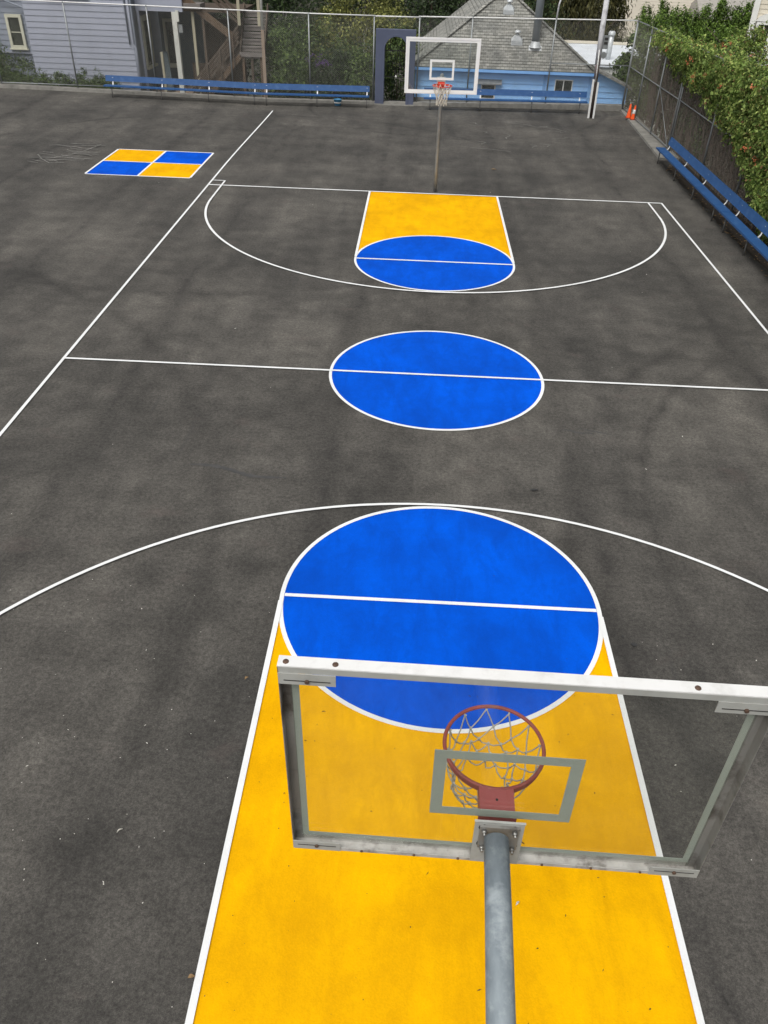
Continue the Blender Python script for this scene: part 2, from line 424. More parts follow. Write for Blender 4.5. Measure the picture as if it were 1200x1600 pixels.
def ring(cx, cy, r, w=.050, n=128):
    return strip([(cx+r*math.cos(2*math.pi*i/n), cy+r*math.sin(2*math.pi*i/n)) for i in range(n)], w, True)
def disc(cx, cy, r, n=96):
    return [[(cx+r*math.cos(2*math.pi*i/n), cy+r*math.sin(2*math.pi*i/n)) for i in range(n)]]

YB, XS, FT, RR, XC = 11.165, 6.415, 5.62, 1.80, -.01
sheet('yellow_key', [[(XC-1.8,FT),(XC+1.8,FT),(XC+1.8,YB),(XC-1.8,YB)]], .004, M['yellow'])
sheet('yellow_key', [[(XC-1.8,-YB-.4),(XC+1.8,-YB-.4),(XC+1.8,-FT),(XC-1.8,-FT)]], .004, M['yellow'])
for cy in (FT+.02, 0, -FT+.02): sheet('blue_circle', disc(XC, cy, RR), .008, M['blue'])
L = []
L += ring(XC, 0, RR) + ring(XC, FT+.02, RR) + ring(XC, -FT+.02, RR)
tag(sheet('circle_line', L, .012, M['white_line']), kind='structure')
Ln = []
Ln += line((-XS, -13.5), (-XS, 22.75)) + line((XS, -13.5), (XS, YB+.026))
Ln += line((-XS, YB), (XS-.026, YB), .07)
sheet('boundary_line', Ln, .016, M['white_line'])
sheet('half_way_line', line((-XS+.026, 0), (XS-.026, 0)), .020, M['white_line'])
for s in (1, -1):
    K = line((XC-1.8, s*(FT+.1)), (XC-1.8, s*(YB-.026)), .056) + line((XC+1.8, s*(FT+.1)), (XC+1.8, s*(YB-.026)), .056)
    if s < 0: K = line((XC-1.8, -FT-.1), (XC-1.8, -YB-.4), .056) + line((XC+1.8, -FT-.1), (XC+1.8, -YB-.4), .056)
    sheet('key_line', K, .020, M['white_line'])
    sheet('free_throw_line', line((XC-1.77, s*FT), (XC+1.77, s*FT), .06 if s > 0 else .05), .016, M['white_line'])
    a = arc(0, s*9.78, 6.03, 180 if s > 0 else 180, 360 if s > 0 else 0, .058 if s > 0 else .045)
    if s > 0:
        a += line((-6.03, 9.78), (-6.03, 11.62), .05) + line((6.03, 9.78), (6.03, YB-.026), .05) + line((-6.389, 11.62), (-6.056, 11.62), .05)
    else:
        a += line((-6.03, -9.78), (-6.03, -YB), .05) + line((6.03, -9.78), (6.03, -YB), .05)
    sheet('three_point_line', a, .024, M['white_line'])
# four square
fx0, fx1, fy0, fy1 = -10.18, -7.09, 11.79, 14.94
fmx, fmy = (fx0+fx1)/2, (fy0+fy1)/2
sheet('yellow_square', [[(fx0,fmy),(fmx,fmy),(fmx,fy1),(fx0,fy1)], [(fmx,fy0),(fx1,fy0),(fx1,fmy),(fmx,fmy)]], .004, M['yellow'])
sheet('blue_square', [[(fx0,fy0),(fmx,fy0),(fmx,fmy),(fx0,fmy)], [(fmx,fmy),(fx1,fmy),(fx1,fy1),(fmx,fy1)]], .004, M['blue'])
sheet('four_square_line', line((fx0,fy0),(fx1,fy0),.06)+line((fx0,fy1),(fx1,fy1),.06)+line((fmx,fy0+.03),(fmx,fy1-.03),.06), .008, M['white_line'])
sheet('four_square_line', line((fx0,fy0+.03),(fx0,fy1-.03),.06)+line((fx1,fy0+.03),(fx1,fy1-.03),.06)+line((fx0+.03,fmy),(fx1-.03,fmy),.06), .012, M['white_line'])
# chalk scribbles and tar
S = []
for k in range(38):
    y = random.uniform(12.9, 15.4); l = random.uniform(.3, 1.1); x = random.uniform(-12.5, -10.45-l); c = random.uniform(-.4,.4); a = random.uniform(-.4,.5)
    pts = [(x+l*t*math.cos(a)-c*.4*t*(1-t)*math.sin(a), y+l*t*math.sin(a)+c*t*(1-t)) for t in np.linspace(0,1,9)]
    S += strip(pts, .022)
S += strip([(-12.35,13.75),(-12.0,13.2),(-11.6,12.75),(-11.2,12.9)], .03) + strip([(-11.9,13.2),(-11.2,14.1),(-10.9,15.4)], .025)
for k in range(16):
    x = random.uniform(.8, 4.4); y = random.uniform(17, 22); l = random.uniform(.3, 1.6); a = random.uniform(-1.4, .4)
    S += strip([(x+l*t*math.cos(a)+.16*math.sin(5*t), y+l*t*math.sin(a)) for t in np.linspace(0,1,7)], .024)
sheet('chalk_mark', S, .028, M['chalk'])
def blotch(cx, cy, lx, ly, n=22, wob=.35, rot=0):
    p = []
    for i in range(n):
        t = 2*math.pi*i/n; r = 1+random.uniform(-wob, wob)
        x = lx*r*math.cos(t); y = ly*r*math.sin(t)
        p.append((cx+x*math.cos(rot)-y*math.sin(rot), cy+x*math.sin(rot)+y*math.cos(rot)))
    return p
T = []
for (x, y, lx, ly, ro) in ((2.08,-6.13,.035,.028,0),(1.98,-6.02,.014,.012,0),(1.3,-3.3,.05,.02,.1)):
    T.append(blotch(x, y, lx, ly, 14, .3, ro))
def smear(pts, w):
    n = len(pts); a = []; b = []
    for i, (x, y) in enumerate(pts):
        t = i/(n-1); h = w*math.sin(math.pi*min(.97, max(.03, t)))**.6*random.uniform(.6,1.2)
        a.append((x, y+h)); b.append((x, y-h*random.uniform(.5,1)))
    return [[b[i], b[i+1], a[i+1], a[i]] for i in range(n-1)]
T2 = smear([(-3.5+1.4*t, -3.05-.25*t+.05*math.sin(7*t)) for t in np.linspace(0,1,26)], .055)
T2 += smear([(1.9+.5*t, -1.62-.09*t+.02*math.sin(9*t)) for t in np.linspace(0,1,14)], .03) + smear([(2.15+.5*t, -1.55-.14*t) for t in np.linspace(0,1,12)], .018)
T2 += smear([(-8.3+4.2*t, 21.9-4.9*t+.35*math.sin(3*t)) for t in np.linspace(0,1,30)], .045)
sheet('tar_smear', T2, .0035, M['tar_soft'])
sheet('tar_spot', T, .028, M['tar'])

# ------------------------------------------------------------------ litter on the asphalt
mb = MB()
for k in range(230):
    if k < 160: x, y = random.uniform(-6.5, -1.9), random.uniform(-11.5, -5.5)
    elif k < 200: x, y = random.uniform(1.9, 4.2), random.uniform(-10.5, -6)
    else: x, y = random.uniform(-8, 6), random.uniform(-5, 12)
    a = random.uniform(0, 6.3); l = random.choice((.004,.005,.006,.008,.014)); w = random.uniform(.003,.006); z = .004
    if k >= 200: l *= 1.8; w *= 1.8
    mb.add([(x+l*math.cos(a), y+l*math.sin(a), z), (x-w*math.sin(a), y+w*math.cos(a), z+.003), (x-l*math.cos(a), y-l*math.sin(a), z), (x+w*math.sin(a), y-w*math.cos(a), z+.002)], [(0,1,2,3)])
cr = MB()
for k in range(70):
    x, y = random.uniform(-1.7, 1.7), random.uniform(-11, -6.5); a = random.uniform(0, 6.3); l = random.choice((.005,.006,.008,.012,.02)); w = random.uniform(.003,.006); z = .022
    cr.add([(x+l*math.cos(a), y+l*math.sin(a), z), (x-w*math.sin(a), y+w*math.cos(a), z+.004), (x-l*math.cos(a), y-l*math.sin(a), z), (x+w*math.sin(a), y-w*math.cos(a), z+.003)], [(0,1,2,3)])
tag(cr.build('crumbs', M['soil_and_shade']), 'tiny dark crumbs and twig bits scattered on the near yellow key', kind='stuff')
tag(mb.build('litter', M['paper']), 'tiny white specks scattered over the dark asphalt', kind='stuff')
def leafy(x, y, l, ang, label, name='fallen_leaf', m='leaf_dry', cat='leaf', w=.45, z=0.03):
    mb = MB(); n = 7; pts = []
    for i in range(n):
        t = i/(n-1); hw = l*w*math.sin(math.pi*min(.98, max(.04, t)))*.5
        pts.append((l*(t-.5), hw, .012*math.sin(4*t)+.004)); 
    v = [(p[0], p[1], p[2]+.012) for p in pts] + [(p[0], 0, p[2]) for p in pts] + [(p[0], -p[1], p[2]+.01) for p in pts]
    f = [(i, i+1, n+i+1, n+i) for i in range(n-1)] + [(n+i, n+i+1, 2*n+i+1, 2*n+i) for i in range(n-1)]
    mb.add(v, f, True)
    o = mb.build(name, M[m], loc=(x, y, z)); o.rotation_euler = (0, 0, ang)
    return tag(o, label, cat)
leafy(-1.86, -9.72, .05, .4, 'small tan fallen leaf against the white line of the near yellow key', w=.6)
leafy(.56, -9.04, .05, .9, 'small white paper scrap beside the grey hoop pole on yellow paint', 'paper_scrap', 'paper', 'litter', .35)
leafy(-2.73, -8.62, .055, .9, 'curled white paper strip on dark asphalt left of the yellow key', 'paper_scrap', 'paper', 'litter', .2)
leafy(.63, -8.52, .07, -.2, 'thin brown twig on yellow paint right of the grey hoop pole', 'twig', 'bark', 'twig', .12)
leafy(-1.98, -6.9, .05, 1.0, 'small reddish fallen leaf on dark asphalt beside the near key line', w=.5)
leafy(1.9, 14.2, .16, .3, 'pale leaf scrap on grey asphalt behind the far hoop', w=.4, z=.01)

# ------------------------------------------------------------------ basketball hoops (local +y looks to the court)
def hoop(root, p, m, detail=True):
    """p: cx, zb, h, back (y of the rear plane), yaw, roll, pole path, D, rim z"""
    W2, H = .915, p['h']
    T = Matrix.Translation((p['cx'], p['back'], p['zb']+H/2)) @ Matrix.Rotation(p['yaw'], 4, 'Z') @ Matrix.Rotation(p['roll'], 4, 'Y')
    z0, z1 = -H/2, H/2
    def B(mb, name, mt, par=root): return mb.xf(T).build(name, mt, par)
    D = .052   # frame depth, rear plane at y=0 and glass near y=D
    bd = B(MB().box(-W2+.040, W2-.040, D-.020, D-.008, z0+.040, z1-.040), 'glass_panel', m['glass'])
    # painted border and target on the court face of the glass
    def rect(x0, x1, a, b, w, y0, y1):
        k = MB(); k.box(x0, x1, y0, y1, b-w, b); k.box(x0, x1, y0, y1, a, a+w); k.box(x0, x0+w, y0, y1, a+w, b-w); k.box(x1-w, x1, y0, y1, a+w, b-w); return k
    B(rect(-W2+.0405, W2-.0405, z0+.0405, z1-.0405, p['bw'], D-.0078, D-.0062), 'painted_border', m['border'], bd)
    B(rect(-.305, .305, p['tz'], p['tz']+.445, .052, D-.0078, D-.0058), 'target_square', m['border'], bd)
    # frame: top tube with rear lip, side channels, bottom channel
    fr = MB()
    fr.box(-W2, W2, 0, D, z1-.006, z1)                 # top wall
    fr.box(-W2+.004, W2-.004, D-.004, D, z1-.042, z1-.006)
    frm = B(fr, 'frame', m['frame'])
    B(MB().box(-W2, W2, 0, .004, z1-.036, z1-.0065), 'rear_lip', m['plate'], frm)  # near hoop: white lip takes the plate grey as painted shade
    for s in (-1, 1):
        sc = MB()
        a, b = sorted((s*W2, s*(W2-.004)))
        sc.box(a, b, 0, D, z0, z1-.006)                # outer wall
        a, b = sorted((s*(W2-.004), s*(W2-.044)))
        sc.box(a, b, D-.005, D, z0+.004, z1-.042)      # channel floor beside the glass
        B(sc, 'side_channel', m['channel'], frm)
    bc = MB()
    bc.box(-W2+.004, W2-.004, 0, D, z0, z0+.004)
    bc.box(-W2+.004, W2-.004, 0, .004, z0+.004, z0+.022)
    bc.box(-W2+.044, W2-.044, D-.006, D, z0+.004, z0+.042)
    B(bc, 'bottom_channel', m['bottom'], frm)
    for s in (-1, 1):
        for zt_ in (0, 1):
            k = MB()
            xa, xb = (s*(W2-.002), s*(W2-.218)); a, b = sorted((xa, xb))
            if zt_: k.box(a, b, -.004, 0-.0005, z1-.094, z1-.036)
            else: k.box(a, b, -.004, -.0005, z0+.002, z0+.062)
            cp = B(k, 'corner_plate', m['plate'], frm)
            zc = z1-.072 if zt_ else z0+.036
            B(MB().box(a+.02, b-.02, -.0055, -.0042, zc-.002, zc+.002), 'slot', m['dark'], frm)
            B(MB().tube([(s*(W2-.11), -.012, zc), (s*(W2-.11), -.0045, zc)], .009, 8), 'bolt', m['bolt'], frm)
    if detail:
        for x in (-.885, -.70, .62, .885):
            B(MB().lathe([(0,.006),(.007,.006),(.011,.003),(.012,0)], (x, .022, z1), 12), 'bolt', m['bolt'], frm)
        for x in (-.60,-.36,-.16,.22,.44,.66):
            B(MB().tube([(x, .003, z0+.012), (x, -.006, z0+.012)], .006, 8), 'bolt', m['bolt'], frm)
    # rear mounting plate
    pz0, pz1, pw = p['pl0']-p['zb']-H/2, p['pl1']-p['zb']-H/2, .107
    k = MB(); k.box(-pw, pw, -.008, -.0005, pz0, pz1); k.box(-pw-.003, pw+.003, -.011, -.0005, pz1, pz1+.004)
    mp = B(k, 'mounting_plate', m['plate'])
    if detail:
        zc = (pz0+pz1)/2 + .055
        k = MB(); k.box(-.085, .085, -.022, -.0085, zc-.075, zc+.085)
        B(k, 'flange', m['channel'], mp)
        for s in (-1, 1):
            for dz in (.062, -.062):
                B(MB().tube([(s*.066, -.05, zc+dz), (s*.066, -.0225, zc+dz)], .0062, 8), 'bolt', m['zinc'], mp)
                B(MB().tube([(s*.066, -.038, zc+dz), (s*.066, -.0226, zc+dz)], .0115, 6), 'bolt', m['zinc'], mp)
                B(MB().tube([(s*.066, -.0108, zc+dz), (s*.066, -.0090, zc+dz)], .024, 12), 'bolt', m['dark'], mp)
    # pole
    MB().tube(p['path'], p['D']/2, 24).build('pole', m['pole'], root)
    # rim, bracket and net (level)
    RT = Matrix.Translation((p['cx'], p['back'], 0)) @ Matrix.Rotation(p['yaw'], 4, 'Z')
    rz = p['rz']; ry = D+.152+.2286; r0 = .237
    k = MB()
    k.tube([(r0*math.cos(t), ry+r0*math.sin(t), rz) for t in np.linspace(0, 2*math.pi, 65)[:-1]], .0095, 10, True)
    # strap under the rear half
    sv = []; sf = []
    ang = np.linspace(R(180), R(360), 33)
    for t in ang:
        w = .010+.026*math.sin(t-math.pi)**.7 if math.sin(t-math.pi) > 1e-6 else .010
        for rr, zz in ((r0-.004, rz), (r0+.004, rz), (r0+.004, rz-w), (r0-.004, rz-w)):
            sv.append((rr*math.cos(t), ry+rr*math.sin(t), zz))
    for i in range(len(ang)-1):
        for a in range(4):
            b = (a+1) % 4; sf.append((i*4+a, i*4+b, (i+1)*4+b, (i+1)*4+a))
    k.add(sv, sf)
    rim = k.xf(RT).build('rim', m['rim'], root)
    k = MB(); bw = .078
    yr = ry-r0*math.cos(math.asin(bw/r0))
    yy = [ (r, ry-math.sqrt(r0**2-r**2)) for r in np.linspace(-bw, bw, 9)]
    top = [(x, y+.004) for x, y in yy] + [(bw, D+.012), (-bw, D+.012)]
    k.prism(top, rz-.002, rz+.006)
    k.box(-bw, -bw+.006, D+.012, yr+.002, rz-.075, rz-.002); k.box(bw-.006, bw, D+.012, yr+.002, rz-.075, rz-.002)
    k.box(-bw-.006, bw+.006, D+.001, D+.012, rz-.12, rz+.03)
    k.xf(RT).build('bracket', m['bracket'], rim)
    if detail: MB().tube([(0.0, D+.085, rz+.006), (0.0, D+.085, rz+.0085)], .006, 10).xf(RT).build('bolt', m['dark'], rim)
    nk = MB(); n = 12; rows = p['net']; cr = p['cord']
    nodes = []
    for i, (rr, zz) in enumerate(rows):
        rowp = []
        for j in range(n):
            t = 2*math.pi*(j+.5*(i % 2))/n + .13
            jit = (.015 if detail else .005) if i else .003
            dx, dy = p['drift'][0]*i/len(rows), p['drift'][1]*i/len(rows)
            rowp.append((rr*math.cos(t)+dx+random.uniform(-jit, jit), ry+rr*math.sin(t)+dy+random.uniform(-jit, jit), rz+zz+random.uniform(-jit, jit)*1.5))
        nodes.append(rowp)
    for i in range(len(rows)-1):
        for j in range(n):
            a = nodes[i][j]
            js = (j, (j-1) % n) if i % 2 == 0 else (j, (j+1) % n)
            for q in js:
                b = nodes[i+1][q]
                mid = [(a[c]+b[c])/2 for c in range(3)]; mid[2] -= .012; mid[0] += random.uniform(-.006,.006)
                nk.tube([a, mid, b], cr, 5, caps=False)
        if i > 0:
            for j in range(n): nk.tube([(nodes[i][j][0], nodes[i][j][1], nodes[i][j][2]-.01), (nodes[i][j][0], nodes[i][j][1], nodes[i][j][2]+.01)], cr*1.7, 5)
    for j in range(n):
        x, y, z = nodes[0][j]; nk.tube([(x*1.04, ry+(y-ry)*1.04, z+.012), (x, y, z-.012), (x*.97, ry+(y-ry)*.97, z+.004)], cr*1.4, 5)
    nk.xf(RT).build('net', m['net'], root)

near_m = dict(glass=M['glass_near'], border=M['dimmed_border'], frame=M['white_metal'], channel=M['channel'], bottom=M['channel_white'], plate=M['grey_plate'],
              dark=M['dark'], bolt=M['bolt'], zinc=M['bolt_new'], pole=M['pole_steel'], rim=M['rim_old'], bracket=M['bracket_old'], net=M['net_old'])
far_m = dict(near_m, glass=M['glass_far'], border=M['white_border'], frame=M['clean_white'], channel=M['clean_white'], bottom=M['clean_white'], plate=M['clean_white'], rim=M['rim_new'], bracket=M['rim_new'], net=M['net_new'], pole=M['galv'])
def bend(pts0, r, to):
    return pts0
def gooseneck(a, b, zc, bend_r, base):
    """from plate point a horizontally to b, then a quarter bend down to the base"""
    pts = [a, ((a[0]+b[0])/2, (a[1]+b[1])/2, (a[2]+b[2])/2+.012), b]
    n = 10
    for i in range(1, n+1):
        t = i/n*math.pi/2
        f = i/n
        pts.append((b[0]+(base[0]-b[0])*f, b[1]-bend_r*math.sin(t), b[2]-bend_r*(1-math.cos(t))))
    pts.append((base[0], b[1]-bend_r, base[2]+.6)); pts.append((base[0], b[1]-bend_r, base[2]))
    return pts
h1 = empty('basketball_hoop', (-.12, -11.5, 0))
tag(h1, 'near basketball hoop with weathered glass backboard, faded red rim and grey gooseneck pole', 'basketball hoop')
px = -.12
hoop(h1, dict(cx=-.023-px, zb=2.789, h=1.222, back=1.22, yaw=-.024, roll=.010*-1, D=.108, rz=3.06, pl0=2.80, pl1=3.115, tz=-.325, bw=.028,
     path=gooseneck((-.035-px, 1.165, 3.06), (-.069-px, .45, 3.075), 3.07, .45, (0, 0, 0)),
     net=[(.226,-.012),(.208,-.13),(.19,-.18),(.172,-.225),(.155,-.265),(.14,-.305),(.13,-.345)], cord=.0036, drift=(-.05,.0)), near_m)
h2 = empty('basketball_hoop', (.04, 11.44, 0), math.pi)
tag(h2, 'far basketball hoop with white framed glass backboard, bright red rim and cream net', 'basketball hoop')
hoop(h2, dict(cx=.053, zb=2.713, h=1.218, back=1.275, yaw=.0726, roll=0, D=.10, rz=2.955, pl0=2.75, pl1=3.08, tz=-.30, bw=.05,
     path=gooseneck((.05, 1.22, 3.0), (.02, .45, 3.0), 3.0, .45, (0, 0, 0)),
     net=[(.226,-.012),(.195,-.11),(.165,-.19),(.14,-.27),(.13,-.35),(.135,-.43)], cord=.006, drift=(0,0)), far_m, False)

# ------------------------------------------------------------------ kerbs
def ktop(x): return zg(x, 24.75) + float(np.interp(x, [-30,-18,-12,-3,3,8], [.13,.13,.12,.10,.17,.22]))
mb = MB(); kx = list(np.arange(-30, 8.0, 1.0)) + [7.9]
kv = []; kf = []
for x in kx:
    kv += [(x, 24.72, zg(x,24.72)-.05), (x, 24.74, ktop(x)), (x, 25.06, ktop(x)), (x, 25.06, -.6)]
for i in range(len(kx)-1):
    for a in range(3): kf.append((i*4+a, (i+1)*4+a, (i+1)*4+a+1, i*4+a+1))
mb.add(kv, kf); tag(mb.build('kerb', M['kerb']), kind='structure')
mb = MB()
mb.add([(7.84,24.71,-.02),(7.56,16.4,-.02),(8.22,16.4,-.02),(8.22,24.71,-.02),(7.85,24.71,.11),(7.57,16.4,.08),(8.22,16.4,.10),(8.22,24.71,.13)],
       [(0,3,2,1),(4,5,6,7),(0,1,5,4),(1,2,6,5),(2,3,7,6),(3,0,4,7)])
tag(mb.build('pavement_strip', M['kerb']), kind='structure')

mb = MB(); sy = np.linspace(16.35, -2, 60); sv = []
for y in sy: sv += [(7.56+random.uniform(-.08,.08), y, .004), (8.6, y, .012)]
mb.add(sv, [(2*i, 2*i+1, 2*i+3, 2*i+2) for i in range(59)]); tag(mb.build('shaded_soil_strip', M['soil_and_shade']), kind='structure')  # shade of bench and vine is painted into this dark leafy ground
# ------------------------------------------------------------------ chain link fences
def chain(p0, p1, zb, zt_, pitch=.075, r=.0017, spikes=True):
    """straight diagonal wires of a chain link panel between two ground points"""
    mb = MB(); d = Vector((p1[0]-p0[0], p1[1]-p0[1], 0)); Ln_ = d.length; d.normalize(); nrm = Vector((-d.y, d.x, 0))
    H = zt_-zb; c = pitch
    def wire(s0, h0, s1, h1, off):
        a = Vector((p0[0], p0[1], zb)) + d*s0 + Vector((0,0,h0)) + nrm*off
        b = Vector((p0[0], p0[1], zb)) + d*s1 + Vector((0,0,h1)) + nrm*off
        e = (b-a).normalized(); u = nrm; w = e.cross(u)
        v = []
        for p in (a, b):
            for k in range(3):
                t = 2*math.pi*k/3; v.append(p + u*(r*math.cos(t)) + w*(r*math.sin(t)))
        mb.add(v, [(0,1,4,3),(1,2,5,4),(2,0,3,5)], True)
    n = int((Ln_+H)/c)+1
    for i in range(n):
        s = -H + i*c
        a0 = max(s, 0); a1 = min(s+H, Ln_)
        if a1 > a0+.02:
            ex = .03 if (spikes and s+H <= Ln_) else 0
            wire(a0, a0-s, a1+ex*.4, a1-s+ex, .002)
            wire(a0, H-(a0-s)+(.03 if (spikes and a0 == s) else 0), a1, H-(a1-s), -.002)
    return mb

def post(x, y, z0, z1, r=.03):
    mb = MB(); mb.tube([(x,y,z0),(x,y,z1)], r, 10); mb.lathe([(r+.006,0),(r+.006,.02),(r*.6,.05),(0,.056)], (x,y,z1), 10); return mb
FY = 24.9
FZ = lambda x: float(np.interp(x, [-18,-12,-8,-3.4,3,8], [3.19,3.15,3.11,3.08,3.18,3.26]))
def back_fence(label, x0, x1, posts, rails, tall=None):
    f = empty('chain_link_fence', ((x0+x1)/2, FY, 0)); tag(f, label, 'fence')
    edges = [x0] + [p for p in posts if x0 < p < x1] + [x1]
    for a, b in zip(edges[:-1], edges[1:]):
        zb = max(ktop(a), ktop(b))+.02; zt_ = (FZ(a)+FZ(b))/2-.01
        at(f, chain((a, FY+.034), (b, FY+.034), zb, zt_)).build('wire_mesh', M['wire'], f)
    at(f, MB().tube([(x, FY, FZ(x)) for x in np.linspace(x0, x1, 9)], .023, 8)).build('top_rail', M['white_metal'], f)
    for (a, b, z) in rails: at(f, MB().tube([(a, FY, z), (b, FY, z)], .019, 8)).build('rail', M['galv'], f)
    for p in posts: at(f, post(p, FY, ktop(p)-.05, FZ(p)-.02)).build('post', M['galv'], f)
    if tall: at(f, MB().tube([(tall,FY,FZ(tall)),(tall+.03,FY,FZ(tall)+.5),(tall+.16,FY,FZ(tall)+1.0),(tall+.2,FY,FZ(tall)+3)], [.035,.03,.05,.04], 8)).build('post', M['utility_white'], f)
    return f
fl = back_fence('long chain link fence behind the left blue bench, by the grey blue house', -21.6, -2.46,
           [-21.6,-18.3,-15.05,-11.68,-8.4,-5.14,-2.5], [(-21.6,-13.6,.19)])
back_fence('chain link fence in front of the light blue house', -.72, 7.92, [-.68,1.43,4.73], [(4.73,7.92,1.68)], 4.73)
# side fence
SX = lambda y: float(np.interp(y, [0, 17, 24.9], [8.13, 8.1, 7.95]))
at(fl, chain((-2.46, FY+.2), (-.7, FY+.2), 2.7, 3.08)).build('wire_mesh', M['wire'], fl)
at(fl, MB().tube([(-2.46, FY, 3.085), (-.7, FY, 3.10)], .023, 8)).build('top_rail', M['white_metal'], fl)
sf_ = empty('chain_link_fence', (8.1, 12, 0)); tag(sf_, 'chain link side fence along the right bench, overgrown with green vine', 'fence')
sp = [24.9, 22.55, 20.0, 17.55, 17.35, 13.6, 10.4, 7.2, 4.0, .8]
for a, b in zip(sp[:-1], sp[1:]):
    if abs(a-b) < .5: continue
    at(sf_, chain((SX(a)+.03, a), (SX(b)+.03, b), .14, 3.24, r=.0016, spikes=False)).build('wire_mesh', M['wire_dull'], sf_)
    at(sf_, MB().tube([(SX(a), a, 1.66), (SX(b), b, 1.66)], .019, 8)).build('rail', M['galv'], sf_)
for a in sp: at(sf_, post(SX(a), a, .02, 3.22, .03 if a < 24 else .04)).build('post', M['galv'], sf_)
at(sf_, MB().tube([(SX(a), a, 3.25) for a in sp], .022, 8)).build('top_rail', M['galv'], sf_)
at(sf_, MB().tube([(SX(20.)-.01, 19.9, 1.62), (SX(17.6)-.01, 17.7, .2)], .012, 8)).build('brace', M['galv'], sf_)
at(sf_, MB().tube([(SX(a), a, .17) for a in sp[:5]], .016, 8)).build('rail', M['galv'], sf_)

# ------------------------------------------------------------------ portal gate
g = empty('arched_gate', (-1.6, 24.95, -.05)); tag(g, 'slate blue arched gateway with black iron gate between the two back fences', 'gate')
ox0, ox1, iz, az = -2.42, -.80, -.03, 2.66
cx, ir = -1.585, .46
poly_l = [(ox0,iz),(cx-ir,iz)] 
arcp = [(cx-ir*math.cos(t), 1.95+ir*math.sin(t)) for t in np.linspace(0, math.pi, 17)]
k = MB()
y0, y1 = 24.73, 25.08
# front/back faces as quads between arch and outline, plus the soffit
outl = []
for (x, z) in arcp:
    outl.append((x, az))
v = []; f = []
k.box(ox0, cx-ir, y0, y1, iz, 1.95); k.box(cx+ir, ox1, y0, y1, iz, 1.95)
k.box(ox0, cx-ir, y0, y1, 1.95, az); k.box(cx+ir, ox1, y0, y1, 1.95, az)
for i in range(len(arcp)-1):
    (xa, za), (xb, zb_) = arcp[i], arcp[i+1]
    k.add([(xa,y0,za),(xb,y0,zb_),(xb,y0,az),(xa,y0,az),(xa,y1,za),(xb,y1,zb_),(xb,y1,az),(xa,y1,az)],
          [(0,1,2,3),(7,6,5,4),(0,4,5,1),(3,2,6,7)])
at(g, k).build('portal', M['gate_blue'], g)
k = MB()   # raised moulding round the opening
am = [(cx-(ir+.09)*math.cos(t), 1.95+(ir+.09)*math.sin(t)) for t in np.linspace(0, math.pi, 17)]
outer = [(cx-ir-.09, iz)] + am + [(cx+ir+.09, iz)]; inner = [(cx-ir-.012, iz)] + [(cx-(ir+.012)*math.cos(t), 1.95+(ir+.012)*math.sin(t)) for t in np.linspace(0, math.pi, 17)] + [(cx+ir+.012, iz)]
for i in range(len(outer)-1):
    a, b, c, d = outer[i], outer[i+1], inner[i+1], inner[i]
    k.add([(p[0], yy, p[1]) for yy in (y0-.025, y0) for p in (a, b, c, d)], [(0,1,2,3),(0,4,5,1),(3,2,6,7)])
at(g, k).build('moulding', M['gate_blue'], g)
k = MB()
for x in np.linspace(cx-ir+.03, cx+ir-.03, 10):
    k.tube([(x, 24.95, .04), (x, 24.95, 1.95+math.sqrt(max(0, ir**2-(x-cx)**2))-.02)], .008, 6)
for z in (.08, .95, 1.9): k.bar((cx-ir+.01, 24.95, z), (cx+ir-.01, 24.95, z), .02, .03)
lf = at(g, k).build('gate_leaf', M['iron'], g)
at(g, MB().box(ox0-.02, ox1+.02, 24.60, 24.719, -.14, -.035)).build('threshold', M['kerb'], g)
at(g, MB().lathe([(0,0),(.035,.01),(.04,.05),(.02,.08),(0,.085)], (cx+.02, 24.92, .93), 10)).build('lock_box', M['white_win'], g)

# ------------------------------------------------------------------ benches
def bench(root, L_, legs, ends=True):
    """local: along +x, back towards +y, base at z=0"""
    k = MB(); k.box(0, L_, 0, .28, .41, .455); k.build('seat', M['bench_blue'], root)
    k = MB()
    k.add([(0,.36,.56),(L_,.36,.56),(L_,.40,.555),(0,.40,.555),(0,.42,.775),(L_,.42,.775),(L_,.46,.77),(0,.46,.77)],
          [(0,3,2,1),(4,5,6,7),(0,1,5,4),(1,2,6,5),(2,3,7,6),(3,0,4,7)]); k.build('backrest', M['bench_blue'], root)
    for x in legs:
        MB().tube([(x,.09,0),(x,.09,.41)], .02, 8).build('leg', M['bench_leg'], root)
        MB().tube([(x,.05,.395),(x,.24,.395)], .018, 8).build('seat_support', M['bench_leg'], root)
        b = MB(); pts = [(x,.285,.43),(x,.32,.445),(x,.355,.50),(x,.375,.58),(x,.405,.70)]
        for a, c in zip(pts[:-1], pts[1:]): b.bar(a, c, .045, .012, (0,-1,1))
        b.build('bracket', M['white_metal'], root)
def back_bench(x0, x1, legs, label, y=23.78):
    b = empty('bench', (x0, y, zg(x0, y)-.0)); b.rotation_euler = (0, -math.atan2(zg(x1,y)-zg(x0,y), x1-x0), 0)
    tag(b, label, 'bench', 'long blue benches'); bench(b, x1-x0, [l-x0 for l in legs]); return b
back_bench(-13.55, -7.13, [-13.25,-11.2,-9.25,-7.35], 'blue bench before the wooden stair and white porch post, longest left back bench')
back_bench(-7.11, -2.6, [-6.85,-4.75,-2.7], 'short blue bench before dark shrubs, just left of the arched gate')
back_bench(-.36, 6.28, [-.1,1.95,4.05,6.0], 'blue bench in front of the light blue house')
def side_bench(y0, y1, legs, label):
    b = empty('bench', (7.3, y0, 0), -math.pi/2); tag(b, label, 'bench', 'long blue benches'); bench(b, y0-y1, [y0-l for l in legs])
    return b
